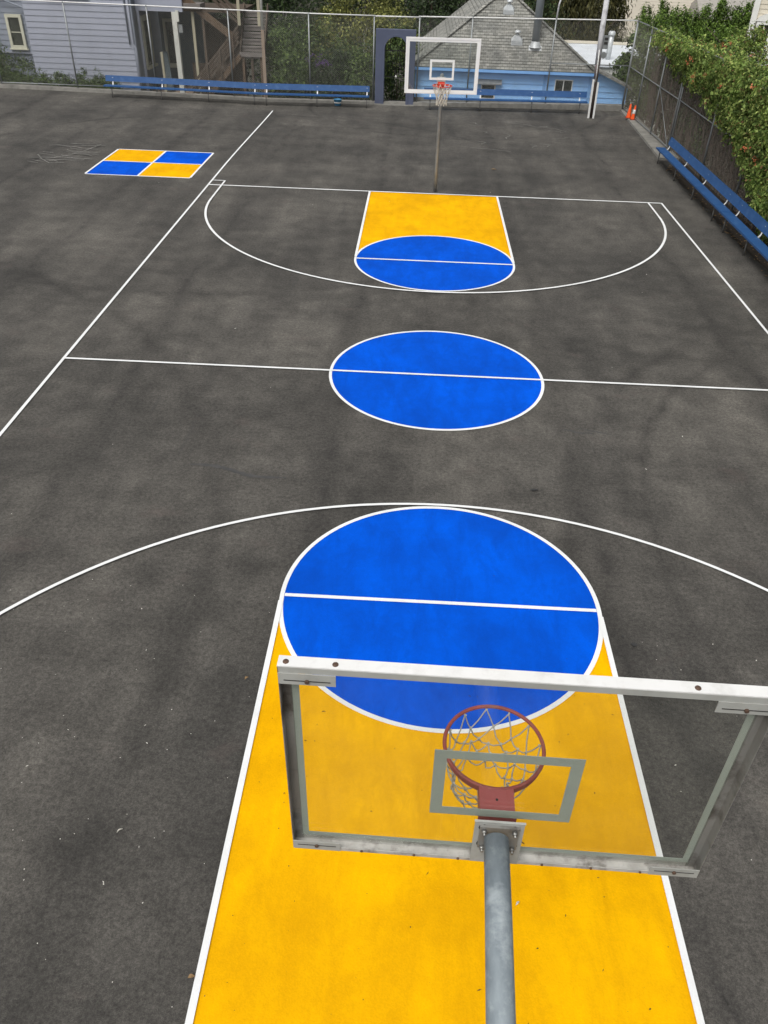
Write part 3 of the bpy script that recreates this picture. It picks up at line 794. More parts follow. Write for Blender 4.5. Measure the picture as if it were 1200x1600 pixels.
side_bench(16.15, 8.96, [15.9,13.75,11.7,9.7], 'blue bench by the side fence, the segment starting at the concrete strip')
side_bench(8.94, 2.1, [8.7,7.0,5.0,2.8], 'blue bench under the hanging vine, cut off by the picture edge')

# ------------------------------------------------------------------ cones, bucket
def cone(x, y, z, label, collar=True, sc=1.0):
    c = empty('traffic_cone', (x, y, z)); tag(c, label, 'traffic cone', 'orange traffic cones'); c.scale = (sc,)*3
    MB().box(-.17,.17,-.17,.17,0,.03).build('base', M['cone_base'], c)
    MB().lathe([(.135,.03),(.13,.06),(.035,.66),(.025,.68),(0,.68)], n=24).build('body', M['orange'], c)
    if collar: MB().lathe([(.0965,.285),(.099,.288),(.069,.475),(.066,.478)], n=24).build('collar', M['reflective'], c)
cone(7.95, 22.65, .11, 'orange traffic cone with a white collar at the front', True, .74)
cone(7.83, 22.95, .11, 'plain orange traffic cone behind the collared one', False, .74)
b = empty('bucket', (-3.94, 24.35, zg(-3.94,24.3))); tag(b, 'small light blue bucket on the asphalt under a back bench', 'bucket')
MB().lathe([(0,0),(.13,0),(.165,.22),(.17,.22),(.17,.235),(.15,.235),(.12,.02)], n=18).build('body', M['bucket'], b)
MB().lathe([(.146,.08),(.150,.082),(.158,.135),(.154,.137)], n=18).build('band', M['reflective'], b)

# ------------------------------------------------------------------ utility pole
u = empty('utility_pole', (6.36, 23.1, .02)); tag(u, 'peeling white utility pole with dark wooden foot beside the back bench', 'utility pole')
k = MB(); k.tube([(0,0,0),(-.05,0,2.1)], .07, 12); k.build('pole_foot', M['utility_wood'], u)
k = MB(); k.tube([(-.045,0,1.42),(-.085,.02,2.2)], .085, 12); k.build('sleeve', M['utility_mid'], u)
k = MB(); k.tube([(-.065,.03,1.9),(-.11,.03,3.1),(-.15,.03,7.5)], [.105,.10,.09], 14); k.build('pole', M['utility_white'], u)
for s, t in ((-1, 1.38), (1, 1.28)): MB().bar((s*.098,-.03,0),(s*.098-.035,-.03,t), .07, .07, (0,-1,0)).build('conduit', M['white_metal'], u)
MB().tube([(-.06,-.10,1.3),(-.075,-.11,1.75),(-.11,-.1,2.4)], .02, 8).build('conduit', M['white_metal'], u)
k = MB(); k.box(-.0,.19,-.06,.08,2.42,2.86); k.build('meter_box', M['galv'], u)
k = MB(); k.tube([(.09,-.11,2.22),(.09,-.02,2.22)], .11, 16); k.build('meter_dial', M['galv'], u)
k = MB()
k.box(.03,.16,-.075,-.062,2.72,2.80); k.box(.03,.16,-.075,-.062,2.58,2.66); k.build('vent_slot', M['dark'], u)

# ------------------------------------------------------------------ siding helper
def lapped(x0, x1, y, z0, z1, h, ztop=None, lap=.02):
    """horizontal boards facing -y; ztop(x) clips the top"""
    mb = MB(); z = z0
    while z < z1-1e-6:
        zz = min(z+h, z1)
        if ztop is None:
            mb.add([(x0,y-lap,z),(x1,y-lap,z),(x1,y,zz),(x0,y,zz),(x0,y,z),(x1,y,z)], [(0,1,2,3),(4,5,1,0),(0,3,4),(1,5,2)])
        else:
            pts = [(x0,z),(x1,z)]
            xr = x1
            if ztop(x1) < zz:
                # board shortened where the roof slopes through it
                if ztop(x0) <= z: break
                xa = x0; n = 24
                top = []; bot = []
                for i in range(n+1):
                    x = x0+(x1-x0)*i/n; t = min(zz, ztop(x))
                    if t > z+.002: bot.append((x, y-lap, z)); top.append((x, y-lap*(zz-t)/h, t))
                m_ = len(bot)
                if m_ > 1: mb.add(bot+top, [(i, i+1, m_+i+1, m_+i) for i in range(m_-1)])
            else:
                mb.add([(x0,y-lap,z),(x1,y-lap,z),(x1,y,zz),(x0,y,zz),(x0,y,z),(x1,y,z)], [(0,1,2,3),(4,5,1,0)])
        z = zz
    return mb
def window(par, x0, x1, z0, z1, y, fm, fw=.06, mull=(), rails=(), sill=True, depth=.06, name='window'):
    k = MB(); ya, yb = y-depth, y+.02
    k.box(x0, x1, ya, yb, z1-fw, z1); k.box(x0, x1, ya, yb, z0, z0+fw); k.box(x0, x0+fw, ya, yb, z0+fw, z1-fw); k.box(x1-fw, x1, ya, yb, z0+fw, z1-fw)
    w = at(par, k).build(name, fm, par)
    at(par, MB().box(x0+fw, x1-fw, y-.012, y-.004, z0+fw, z1-fw)).build('pane', M['pane'], w)
    k = MB(); n = 0
    for m_ in mull: k.box(m_-.02, m_+.02, y-.035, y-.0125, z0+fw, z1-fw); n += 1
    for r_ in rails: k.box(x0+fw, x1-fw, y-.03, y-.0125, r_-.015, r_+.015); n += 1
    if n: at(par, k).build('glazing_bar', fm, w)
    if sill: at(par, MB().box(x0-.06, x1+.06, y-depth-.05, y, z0-.05, z0-.002)).build('sill', fm, w)
    return w

# ------------------------------------------------------------------ light blue house
bh = empty('blue_house', (2.9, 27, 0)); tag(bh, 'light blue house with grey shingled hip roof behind the back fence', 'house')
WY = 25.22
at(bh, lapped(-.78, 6.6, WY, .2, 1.26, .212, lap=.034)).build('wall', M['blue_siding'], bh)
at(bh, MB().box(-.78, 6.6, WY+.002, 32.0, -1.5, 1.25)).build('wall', M['blue_siding'], bh)
at(bh, MB().box(-.80, 6.62, WY-.03, WY+.001, -.2, .2)).build('foundation', M['kerb'], bh)
# roof: ridge runs back from the front apex
E0, E1, EY, EZ = -.93, 6.68, 24.98, 1.36
AP, APB = (2.82, 26.95, 4.05), (2.82, 33.2, 4.05)
A_, Bq = (E0, EY, EZ), (E1, EY, EZ)
A2 = (E0, 32.3, EZ); B2 = (E1, 32.3, EZ)
def courses(P, Q, T0, T1, n, lift=.018):
    """shingle courses between eave P-Q and top T0-T1 as overlapping stepped strips"""
    mb = MB(); P, Q, T0, T1 = map(Vector, (P, Q, T0, T1)); nrm = (Q-P).cross(T0-P).normalized()
    if nrm.z < 0: nrm = -nrm
    for i in range(n):
        a, b = i/n, (i+1)/n
        l0, r0_ = P.lerp(T0, a), Q.lerp(T1, a); l1, r1_ = P.lerp(T0, b), Q.lerp(T1, b)
        mb.add([l0+nrm*lift, r0_+nrm*lift, r1_, l1, l0, r0_], [(0,1,2,3),(4,5,1,0)])
    return mb
rf = at(bh, courses(A_, Bq, AP, (AP[0]+.001, AP[1], AP[2]), 26)).build('roof', M['shingle_f'], bh)
at(bh, courses(A_, A2, AP, APB, 26)).build('roof_flank', M['shingle_s'], rf)
at(bh, courses(Bq, B2, AP, APB, 26)).build('roof_flank', M['shingle_s'], rf)
k = MB(); k.box(E0, E1, EY-.06, EY+.03, EZ-.11, EZ-.012); at(bh, k).build('gutter', M['blue_trim'], bh)
k = MB(); k.box(E0+.02, E1-.02, EY+.031, WY-.022, EZ-.09, EZ-.07); at(bh, k).build('soffit', M['blue_trim'], bh)
for a in ((A_, AP), (Bq, AP)):
    k = MB(); p0, p1 = Vector(a[0]), Vector(a[1]); n = 18
    for i in range(n):
        q0 = p0.lerp(p1, i/n)+Vector((0,0,.045)); q1 = p0.lerp(p1, (i+1.1)/n)+Vector((0,0,.03))
        k.bar(q0, q1, .2, .02)
    at(bh, k).build('hip_cap', M['shingle_f'], rf)
# roof vents and flue
def slope_z(y): return EZ + (y-EY)*(AP[2]-EZ)/(AP[1]-EY)
def roof_vent(x, y, s=1.0):
    z = slope_z(y)
    k = MB(); 
    k.add([(x-.24*s,y-.02,z+.0),(x+.24*s,y-.02,z),(x+.24*s,y+.12,z+.22),(x-.24*s,y+.12,z+.22),(x-.2*s,y-.03,z+.16*s),(x+.2*s,y-.03,z+.16*s),
           (x-.08*s,y,z+.36*s),(x+.08*s,y,z+.36*s),(x-.08*s,y+.14,z+.38*s),(x+.08*s,y+.14,z+.38*s)],
          [(0,1,5,4),(4,5,7,6),(6,7,9,8),(1,2,9,7,5),(0,4,6,8,3)])
    k.tube([(x,y+.06,z+.36*s),(x,y+.06,z+.46*s)], .06*s, 10); k.lathe([(.13*s,0),(.14*s,.03),(.08*s,.09),(0,.1)], (x,y+.06,z+.45*s), 14)
    at(bh, k).build('roof_vent', M['flash'], rf)
roof_vent(3.34, 25.58); roof_vent(2.95, 26.32, .95)
k = MB(); fx, fy = 4.1, 25.62; fz = slope_z(fy)
at(bh, MB().tube([(fx,fy,fz-.1),(fx,fy,7)], .155, 18)).build('flue', M['flue'], rf)
k = MB(); k.lathe([(.26,-.02),(.2,.10),(.165,.2)], (fx,fy-.02,fz-.08), 18); k.add([(fx-.26,fy-.17,slope_z(fy-.17)+.03),(fx+.26,fy-.17,slope_z(fy-.17)+.03),(fx+.26,fy-.05,slope_z(fy-.05)+.03),(fx-.26,fy-.05,slope_z(fy-.05)+.03)], [(0,1,2,3)])
at(bh, k).build('flashing', M['flash'], rf)
k = MB(); k.tube([(3.55,27.6,3.6),(3.55,27.6,4.35)], .09, 12); k.lathe([(.15,0),(.16,.04),(.07,.13),(0,.14)], (3.55,27.6,4.33), 14); at(bh, k).build('roof_vent', M['flash'], rf)
window(bh, 5.06, 5.80, .58, 1.06, WY-.022, M['white_win'], .035, mull=(5.42,), sill=False, depth=.03)
window(bh, 2.0, 2.62, .22, .80, WY-.022, M['white_win'], .05, rails=(.5,), sill=False, depth=.03)
k = MB()
k.add([(1.75,24.96,.83),(2.85,24.96,.83),(2.85,25.2,.97),(1.75,25.2,.97),(1.75,24.96,.80),(2.85,24.96,.80),(2.85,25.2,.94),(1.75,25.2,.94)],
      [(0,1,2,3),(7,6,5,4),(4,5,1,0),(5,6,2,1),(6,7,3,2),(7,4,0,3)])
at(bh, k).build('awning', M['galv'], bh)
for x in (4.62, 6.5):
    at(bh, MB().box(x-.05, x+.05, WY-.045, WY-.021, .2, 1.26)).build('trim_board', M['blue_trim'], bh)
# shed wing at the right
sh = empty('blue_shed', (7.3, 26, 0)); tag(sh, 'low light blue shed with sloping grey roof in the fence corner', 'shed')
sz = lambda x: 1.42-(x-6.66)*.40
at(sh, lapped(6.66, 8.12, WY+.06, .22, 1.5, .21, sz, lap=.03)).build('wall', M['blue_siding'], sh)
k = MB(); k.add([(6.66,WY+.062,-.5),(8.12,WY+.062,-.5),(8.12,WY+.062,sz(8.12)),(6.66,WY+.062,sz(6.66)),(6.66,26.8,-.5),(8.12,26.8,-.5),(8.12,26.8,sz(8.12)),(6.66,26.8,sz(6.66))],
      [(0,1,2,3),(1,5,6,2),(5,4,7,6)]); at(sh, k).build('wall', M['blue_siding'], sh)
k = MB(); k.add([(6.72,24.97,sz(6.72)+.0),(8.24,24.97,sz(8.24)),(8.24,26.9,sz(8.24)+.0),(6.72,26.9,sz(6.72)+.0),(6.72,24.97,sz(6.72)+.075),(8.24,24.97,sz(8.24)+.075),(8.24,26.9,sz(8.24)+.075),(6.72,26.9,sz(6.72)+.075)],
      [(0,3,2,1),(4,5,6,7),(0,1,5,4),(1,2,6,5),(2,3,7,6),(3,0,4,7)]); at(sh, k).build('roof', M['shingle_f'], sh)
at(sh, MB().box(6.63, 8.14, WY+.02, WY+.058, -.2, .22)).build('foundation', M['kerb'], sh)

# ------------------------------------------------------------------ grey blue house at the left
gh = empty('clapboard_house', (-15, 26.5, 0)); tag(gh, 'grey blue clapboard house with open porch behind the left fence', 'house')
GY = 25.9
at(gh, lapped(-17.15, -12.72, GY, .0, 6.4, .215, lap=.022)).build('wall', M['grey_siding'], gh)
at(gh, MB().box(-17.14, -12.73, GY+.002, 34, -1.5, 6.4)).build('wall', M['grey_siding2'], gh)
at(gh, MB().box(-12.719, -12.60, GY-.03, GY+.1, -.2, 6.4)).build('corner_board', M['grey_siding2'], gh)
at(gh, MB().tube([(-12.62,GY-.08,-.1),(-12.62,GY-.08,1.55),(-12.72,GY-.08,1.7),(-12.74,GY-.08,6.4)], .045, 10)).build('drainpipe', M['grey_siding'], gh)
at(gh, MB().tube([(-12.86,GY-.06,1.65),(-12.88,GY-.06,6.4)], .03, 8)).build('drainpipe', M['grey_siding2'], gh)
at(gh, MB().box(-25, -17.16, 28.5, 34, -1.5, 6.4)).build('wall', M['grey_siding2'], gh)
at(gh, lapped(-25, -17.16, 28.48, .9, 6.4, .215, lap=.02)).build('wall', M['grey_siding2'], gh)
at(gh, MB().box(-25, -17.16, 28.40, 28.458, .83, .9)).build('belt_course', M['grey_siding'], gh)
window(gh, -19.15, -18.42, 1.03, 2.35, 28.44, M['cream_trim'], .12, rails=(1.66,), depth=.08)
window(gh, -16.1, -14.4, 3.28, 4.8, GY-.024, M['white_win'], .1, depth=.06)
at(gh, MB().tube([(-21,28.3,3.0),(-19.2,28.3,2.95),(-18.2,28.3,2.62),(-17.5,28.3,2.35)], .035, 8)).build('drainpipe', M['grey_siding2'], gh)
# porch
PY = 26.5
at(gh, MB().box(-12.6, -10.62, PY-.09, PY+.05, 2.84, 6.4)).build('porch_fascia', M['grey_siding'], gh)
for (x, z0, z1, m_, w) in ((-11.0, -.4, 2.838, 'white_post', .2), (-12.52, -.3, 2.838, 'grey_siding', .1), (-11.72, -.3, 1.35, 'pale_post', .09)):
    at(gh, MB().box(x-w/2, x+w/2, PY-.1, PY-.1+w, z0, z1)).build('porch_post', M[m_], gh)
at(gh, MB().box(-12.58, -10.0, 29.6, 29.7, -1.5, 2.84)).build('porch_wall', M['teal_wall'], gh)
at(gh, MB().box(-12.58, -10.3, PY+.06, 29.6, -.5, -.3)).build('porch_floor', M['tan_wood'], gh)
at(gh, MB().box(-12.58, -8.2, PY+.06, 29.7, 2.86, 2.95)).build('porch_ceiling', M['old_wood'], gh)
window(gh, -12.4, -11.8, .4, 2.3, 29.58, M['cream_trim'], .12, depth=.1)
at(gh, MB().box(-12.60,-12.54,26.9,27.1,.7,2.6).box(-12.60,-12.54,27.9,28.1,.7,2.6).box(-12.60,-12.54,27.1,27.9,2.4,2.6)).build('window', M['cream_trim'], gh)
at(gh, MB().box(-12.60,-12.45,26.8,28.2,.6,.69)).build('sill', M['cream_trim'], gh)
at(gh, MB().box(-12.60,-12.585,27.11,27.89,.7,2.39)).build('pane', M['pane'], gh)
at(gh, MB().bar((-11.75, 27.2, -.25), (-11.98, 27.6, 1.2), .36, .05, (0,1,0))).build('leaning_panel', M['teal_wall'], gh)
at(gh, MB().box(-10.85,-10.68,PY-.13,PY-.05,2.1,2.4)).build('meter_box', M['galv'], gh)
at(gh, MB().box(-10.9,-10.78,PY-.2,PY-.11,2.5,2.9)).build('lamp_bracket', M['white_post'], gh)

# ------------------------------------------------------------------ timber stair
st = empty('wooden_staircase', (-8.4, 26.6, 0)); tag(st, 'weathered brown wooden back staircase beside the grey blue house', 'staircase')
SY = 26.4
def S_(mb, name, m_): return at(st, mb).build(name, M[m_], st)
# flight facing the yard: open treads between two stringers
for i in range(7):
    z = 1.42+i*.235; y = SY+.02+i*.22
    S_(MB().box(-8.27, -7.33, y, y+.27, z-.045, z), 'tread', 'tread')
    S_(MB().box(-8.25, -7.35, y+.03, y+.05, z-.19, z-.05), 'riser', 'tread')
for x in (-8.31, -7.29): S_(MB().bar((x, SY+.0, 1.25), (x, SY+1.7, 3.05), .05, .26), 'stringer', 'old_wood')
S_(MB().box(-8.33, -7.27, SY-.05, SY+.0, 1.30, 1.47), 'riser', 'tread')
for x, m_ in ((-8.2, 'new_wood'), (-7.42, 'new_wood'), (-7.82, 'old_wood')): S_(MB().box(x-.05, x+.05, SY+.02, SY+.12, -.9, 1.29), 'post', m_)
for x in (-8.24, -7.40): S_(MB().box(x-.06, x+.06, SY-.1, SY-.05, 2.45, 5.4), 'post', 'pale_post')
# lower flight: steep boards running down to the left
for dz, m_ in ((0, 'old_wood'), (-.18, 'old_wood'), (-.36, 'old_wood'), (-.55, 'old_wood')):
    S_(MB().bar((-8.3, SY-.06, 2.42+dz), (-10.55, SY-.06, .1+dz), .03, .09, (0,0,1)), 'rail', m_)
S_(MB().bar((-8.3, SY-.03, 1.32), (-9.7, SY-.03, -.15), .05, .2), 'stringer', 'new_wood')
S_(MB().bar((-8.35, SY+.9, 1.5), (-10.3, SY+.9, -.6), .05, .24), 'stringer', 'old_wood')
for i in range(7):
    t = i/7; S_(MB().box(-8.7-t*1.7, -8.42-t*1.7, SY-.02, SY+.9, 1.15-t*1.9, 1.19-t*1.9), 'tread', 'old_wood')
for t in (.12, .38, .64, .9): S_(MB().bar((-8.3-2.25*t, SY-.1, 2.44-2.32*t), (-8.3-2.25*t, SY-.1, 1.2-2.3*t), .06, .06, (1,0,0)), 'baluster', 'old_wood')
# upper flight towards the upper left
for dz in (0, .2, .4): S_(MB().bar((-8.3, SY+.1, 2.5+dz), (-10.0, SY+.1, 3.9+dz), .04, .1), 'rail', 'old_wood')
S_(MB().bar((-8.55, SY+.2, 1.95), (-10.6, SY+.2, 3.35), .06, .28), 'stringer', 'new_wood')
S_(MB().box(-10.55, -9.85, SY-.0, SY+.9, 2.96, 3.15), 'landing', 'tread')
for x, z0, m_ in ((-10.28, .7, 'pale_post'), (-9.85, .9, 'old_wood')): S_(MB().box(x-.055, x+.055, SY+.25, SY+.36, -.9, 2.95), 'post', m_)
S_(MB().box(-10.2, -8.4, SY+1.7, SY+1.76, -1.2, 2.5), 'back_panel', 'old_wood')
S_(MB().box(-10.6, -8.3, SY+.7, SY+.74, -.4, .9), 'back_panel', 'old_wood')

# tall tan post in front of the shrubs
tp = empty('timber_post', (-7.06, 25.02, 0)); tag(tp, 'tall tan timber post rising above the fence by the stair', 'post')
MB().box(-.06,.06,0,.1,-.3,2.45).build('lower_post', M['tan_wood'], tp)
MB().tube([(0,.05,2.45),(.03,.05,6)], .05, 10).build('upper_post', M['white_post'], tp)

# ------------------------------------------------------------------ foliage
def leaf_mesh(P, Nn, size, aspect=.5, droop=None):
    """P (n,3) centres, Nn (n,3) rough normals -> diamond leaves"""
    n = len(P); s = size*rng.uniform(.6, 1.35, n)[:, None]
    a = rng.normal(size=(n,3))
    if droop is not None: a = a*.35 + np.array([0,0,-1.0])*droop
    nn = Nn/np.linalg.norm(Nn, axis=1)[:, None]
    a -= (a*nn).sum(1)[:, None]*nn; a /= np.linalg.norm(a, axis=1)[:, None]
    b = np.cross(nn, a)
    fold = nn*s*.12
    V = np.stack([P-a*s*.5, P+b*s*aspect*.5+fold, P+a*s*.5, P-b*s*aspect*.5+fold], 1).reshape(-1, 3)
    F = np.arange(n*4).reshape(n, 4)
    return V, F
def leaf_obj(name, parts, m, parent=None, loc=(0,0,0)):
    V = np.concatenate([p[0] for p in parts]); off = 0; Fs = []
    for v, f in parts: Fs.append(f+off); off += len(v)
    F = np.concatenate(Fs); n = len(F)
    V = V - np.array(loc)
    me = bpy.data.meshes.new(name)
    me.vertices.add(len(V)); me.vertices.foreach_set('co', V.astype(np.float32).ravel())
    me.loops.add(n*4); me.loops.foreach_set('vertex_index', F.astype(np.int32).ravel())
    me.polygons.add(n); me.polygons.foreach_set('loop_start', np.arange(0, n*4, 4, dtype=np.int32)); me.polygons.foreach_set('loop_total', np.full(n, 4, dtype=np.int32))
    me.update(calc_edges=True); me.materials.append(m)
    o = bpy.data.objects.new(name, me); COL.objects.link(o)
    if parent: o.parent = parent
    else: o.location = loc
    return o
def blob(c, r, n, size, clumps=30, aspect=.5, droop=None, sig=.2, shell=.45, zmin=None):
    c = np.array(c, float); r = np.array(r, float)
    d = rng.normal(size=(clumps,3)); d /= np.linalg.norm(d, axis=1)[:, None]
    rad = rng.uniform(shell, 1.0, clumps)**.6
    cc = d*rad[:, None]
    w = rng.uniform(.4, 1.6, clumps); w /= w.sum()
    idx = rng.choice(clumps, n, p=w)
    q = cc[idx] + rng.normal(size=(n,3))*sig*rng.uniform(.5,1.2,(n,1))
    P = c + q*r
    Nn = q + rng.normal(size=(n,3))*.6 + np.array([0,0,.35])
    if zmin is not None:
        k = P[:,2] > zmin; P = P[k]; Nn = Nn[k]
    return leaf_mesh(P, Nn, size, aspect, droop)

def plant(name, label, cat, base, blobs, m, trunk=None, group=None, part='crown', tm='bark', limbs=4):
    o = empty(name, base); tag(o, label, cat, group)
    leaf_obj(part, [blob(**b) for b in blobs], M[m], o, base)
    if trunk:
        r0, h = trunk; k = MB()
        lean = random.uniform(-.15,.15)
        k.tube([(0,0,-.3),(lean*.3,0,h*.35),(lean,0.05,h*.7),(lean*1.2,0,h)], [r0*1.2,r0,r0*.7,r0*.25], 8)
        for i in range(limbs):
            a = i*2.4+random.random(); z = h*random.uniform(.35,.7)
            k.tube([(lean*z/h,0,z),(lean+.35*h*.4*math.cos(a),.35*h*.4*math.sin(a),z+h*.18),(lean+.3*h*math.cos(a),.3*h*math.sin(a),z+h*.3)], [r0*.5,r0*.35,r0*.12], 6)
        k.build('trunk', M[tm], o)
    return o
B_ = lambda c, r, n, size, **kw: dict(c=c, r=r, n=n, size=size, **kw)
# backyard shrubs behind the left fence
plant('evergreen_shrub', 'bushy green shrub beside the tall tan post behind the fence', 'shrub', (-6.3,27.0,-1.3),
      [B_((-6.2,27.0,.5),(.95,.8,1.3),5200,.11,clumps=60), B_((-6.6,27.4,1.7),(.8,.6,.8),2600,.1)], 'leaf_mid', (.07,2.0))
plant('flowering_shrub', 'dark shrub topped with purple flowers left of the gate', 'shrub', (-4.5,26.9,-1.3),
      [B_((-4.5,26.9,.35),(1.0,.7,1.15),5200,.10,clumps=60), B_((-4.0,27.1,1.0),(.7,.5,.6),2000,.09)], 'leaf_dark', (.06,1.6))
fs = bpy.data.objects['flowering_shrub']
for k_ in range(16):
    p = np.array([-4.85+random.gauss(0,.28), 26.35+random.uniform(0,.3), 1.25+random.gauss(0,.13)])
    leaf_obj('flower', [leaf_mesh(p+rng.normal(size=(14,3))*.05, rng.normal(size=(14,3)), .05, .8)], M['petal_purple'], fs, (-4.5,26.9,-1.3))
plant('broadleaf_shrub', 'mid green shrub pressed against the left side of the gate', 'shrub', (-3.0,26.6,-1.2),
      [B_((-3.0,26.6,.3),(.75,.6,1.2),3600,.12,clumps=45), B_((-2.75,26.9,1.3),(.7,.5,.8),2000,.11)], 'leaf_mid', (.05,1.5))
plant('leafy_shrub', 'leafy green shrub seen through the gate arch', 'shrub', (-1.5,27.6,-1.4),
      [B_((-1.5,27.6,.9),(1.0,.7,1.5),4800,.12,clumps=50)], 'leaf_mid', (.05,1.8))
plant('broad_bush', 'broad green bush low behind the two left benches', 'shrub', (-5.4,28.6,-1.6),
      [B_((-5.4,28.6,.6),(2.6,.8,1.8),8500,.13,clumps=90)], 'leaf_mid', (.06,1.8))
plant('yellow_shrub', 'yellow green scrubby shrub above the purple flowers', 'shrub', (-4.5,30.6,-1.8),
      [B_((-4.7,30.6,1.7),(1.5,.8,1.2),5000,.11,clumps=70,sig=.13), B_((-5.2,30.2,.9),(.8,.5,.6),1500,.1)], 'leaf_yellow', (.06,3.2), tm='pale_bark')
plant('yellow_shrub', 'yellow green scrubby shrub rising above the gate top', 'shrub', (-2.3,31.0,-1.8),
      [B_((-2.3,31.0,1.8),(1.5,.8,1.3),5200,.11,clumps=70,sig=.13)], 'leaf_yellow', (.06,3.2), tm='pale_bark')
plant('yellow_shrub', 'tall pale shrub along the top edge between two dark trees', 'shrub', (-3.4,33.5,-2),
      [B_((-3.4,33.5,3.0),(1.9,.8,1.5),5500,.12,clumps=70,sig=.14)], 'leaf_yellow', (.06,4.5), tm='pale_bark')
plant('evergreen_tree', 'dark evergreen tree with a white trunk beside the stair top', 'tree', (-6.9,30.2,-1.8),
      [B_((-6.9,30.2,2.4),(1.5,1.0,2.0),7500,.12,clumps=80), B_((-7.6,31,3.4),(1.4,1,1.4),3000,.12)], 'leaf_dark', (.09,4.6), tm='pale_bark')
plant('evergreen_tree', 'dark evergreen tree directly left of the shingled roof', 'tree', (-.2,34.5,-2.2),
      [B_((-.2,34.5,2.2),(2.1,1.2,2.4),9500,.13,clumps=90), B_((.9,35,3.6),(1.6,1,1.2),3500,.13)], 'leaf_dark', (.12,5.5))
plant('evergreen_tree', 'dark tree rising behind the roof apex and flue', 'tree', (4.6,37.5,-2.4),
      [B_((4.4,37.5,2.4),(2.2,1.2,2.1),7500,.14,clumps=80)], 'leaf_dark', (.12,5.6))
plant('evergreen_tree', 'dark tree mass filling the gap behind the yellow shrubs', 'tree', (-3.6,37,-2.4),
      [B_((-3.6,37,1.6),(4.0,1.0,2.6),9500,.17,clumps=110)], 'leaf_dark', (.12,5.6))
plant('evergreen_tree', 'dark tree behind the wooden stair', 'tree', (-9.2,31,-1.8),
      [B_((-9.2,31,1.8),(1.8,1.0,2.8),6500,.14,clumps=70)], 'leaf_dark', (.12,5.4))
# willow-like curtain
for (x, y, rx, lab) in ((6.9,41,1.7,'brown green weeping tree directly right of the flue'), (9.2,41.6,1.7,'brown green weeping tree left of the beige wall')):
    plant('weeping_tree', lab, 'tree', (x, y, -2.6), [B_((x,y,2.0),(rx,.9,2.6),15000,.24,clumps=170,aspect=.25,droop=1.6,sig=.16), B_((x,y-.3,.9),(rx*1.1,.8,1.1),6000,.22,clumps=80,aspect=.22,droop=1.6)],
          'leaf_willow', (.12,6))
# leafy tree in the corner
plant('leafy_shrub', 'mid green shrub behind the mesh of the fence corner, right of the cones', 'shrub', (9.2,27.0,-1.8),
      [B_((9.0,26.9,.6),(.75,.6,1.3),4200,.12,clumps=50), B_((9.7,26.6,1.6),(.7,.6,1.2),2800,.12,clumps=40)], 'leaf_mid', (.05,2.6))
plant('corner_tree', 'small leafy tree between the white roof and the side fence', 'tree', (8.25,26.9,-1.8),
      [B_((8.25,26.9,1.35),(.55,.5,.55),1300,.17,clumps=26,aspect=.42,droop=.5), B_((7.95,26.7,.95),(.35,.4,.4),500,.16,clumps=12,aspect=.42,droop=.8), B_((8.7,27.2,2.0),(.6,.5,.8),900,.15)], 'leaf_mid', (.06,3.0))
# conifer hedge trees
tops = [(1008,20),(1034,11),(1054,18),(1070,22),(1085,19),(1104,17),(1127,4),(1148,11),(1169,6)]
words = ['leftmost of the row', 'second from the left end', 'third from the left end', 'fourth from the left end', 'middle one of the row', 'fourth from the right end', 'tallest, left of the centre gap', 'second from the right end', 'rightmost, beside the white window house']
for (pxx, pyy), wd in zip(tops, words):
    x = 11.85 + (pxx-1000)*(6.85/190); z = 2.55 - (pyy-10)*.032
    b0 = []
    for j in range(4):
        f = j/3; b0.append(B_((x+random.uniform(-.05,.05), 42, z-.45-f*2.5), (.40+.50*f**.7, .35+.35*f, .8), 1900+800*j, .13, clumps=34, aspect=.45, sig=.22))
    plant('conifer', 'bright green hedge conifer beyond the side fence, '+wd, 'tree', (x, 42, -3), b0, 'leaf_conifer', (.07,4.8), 'hedge conifers beyond the side fence', limbs=2)
# shrub dome beyond the vine
plant('round_shrub', 'rounded green shrub with a dry top twig beyond the vine', 'shrub', (11.5,22.6,-1.6),
      [B_((11.55,22.6,2.1),(.95,.8,1.15),6500,.10,clumps=60), B_((11.75,22.8,2.95),(.5,.4,.5),1700,.09)], 'leaf_vine', (.06,4.9))
plant('feathery_shrub', 'yellow green feathery shrub beside the white window frame', 'shrub', (12.75,27.5,-2),
      [B_((12.75,27.5,2.1),(.55,.5,.8),1500,.14,clumps=26,aspect=.25), B_((12.5,27.2,1.5),(.6,.5,.6),1200,.12)], 'leaf_conifer', (.05,4.4))

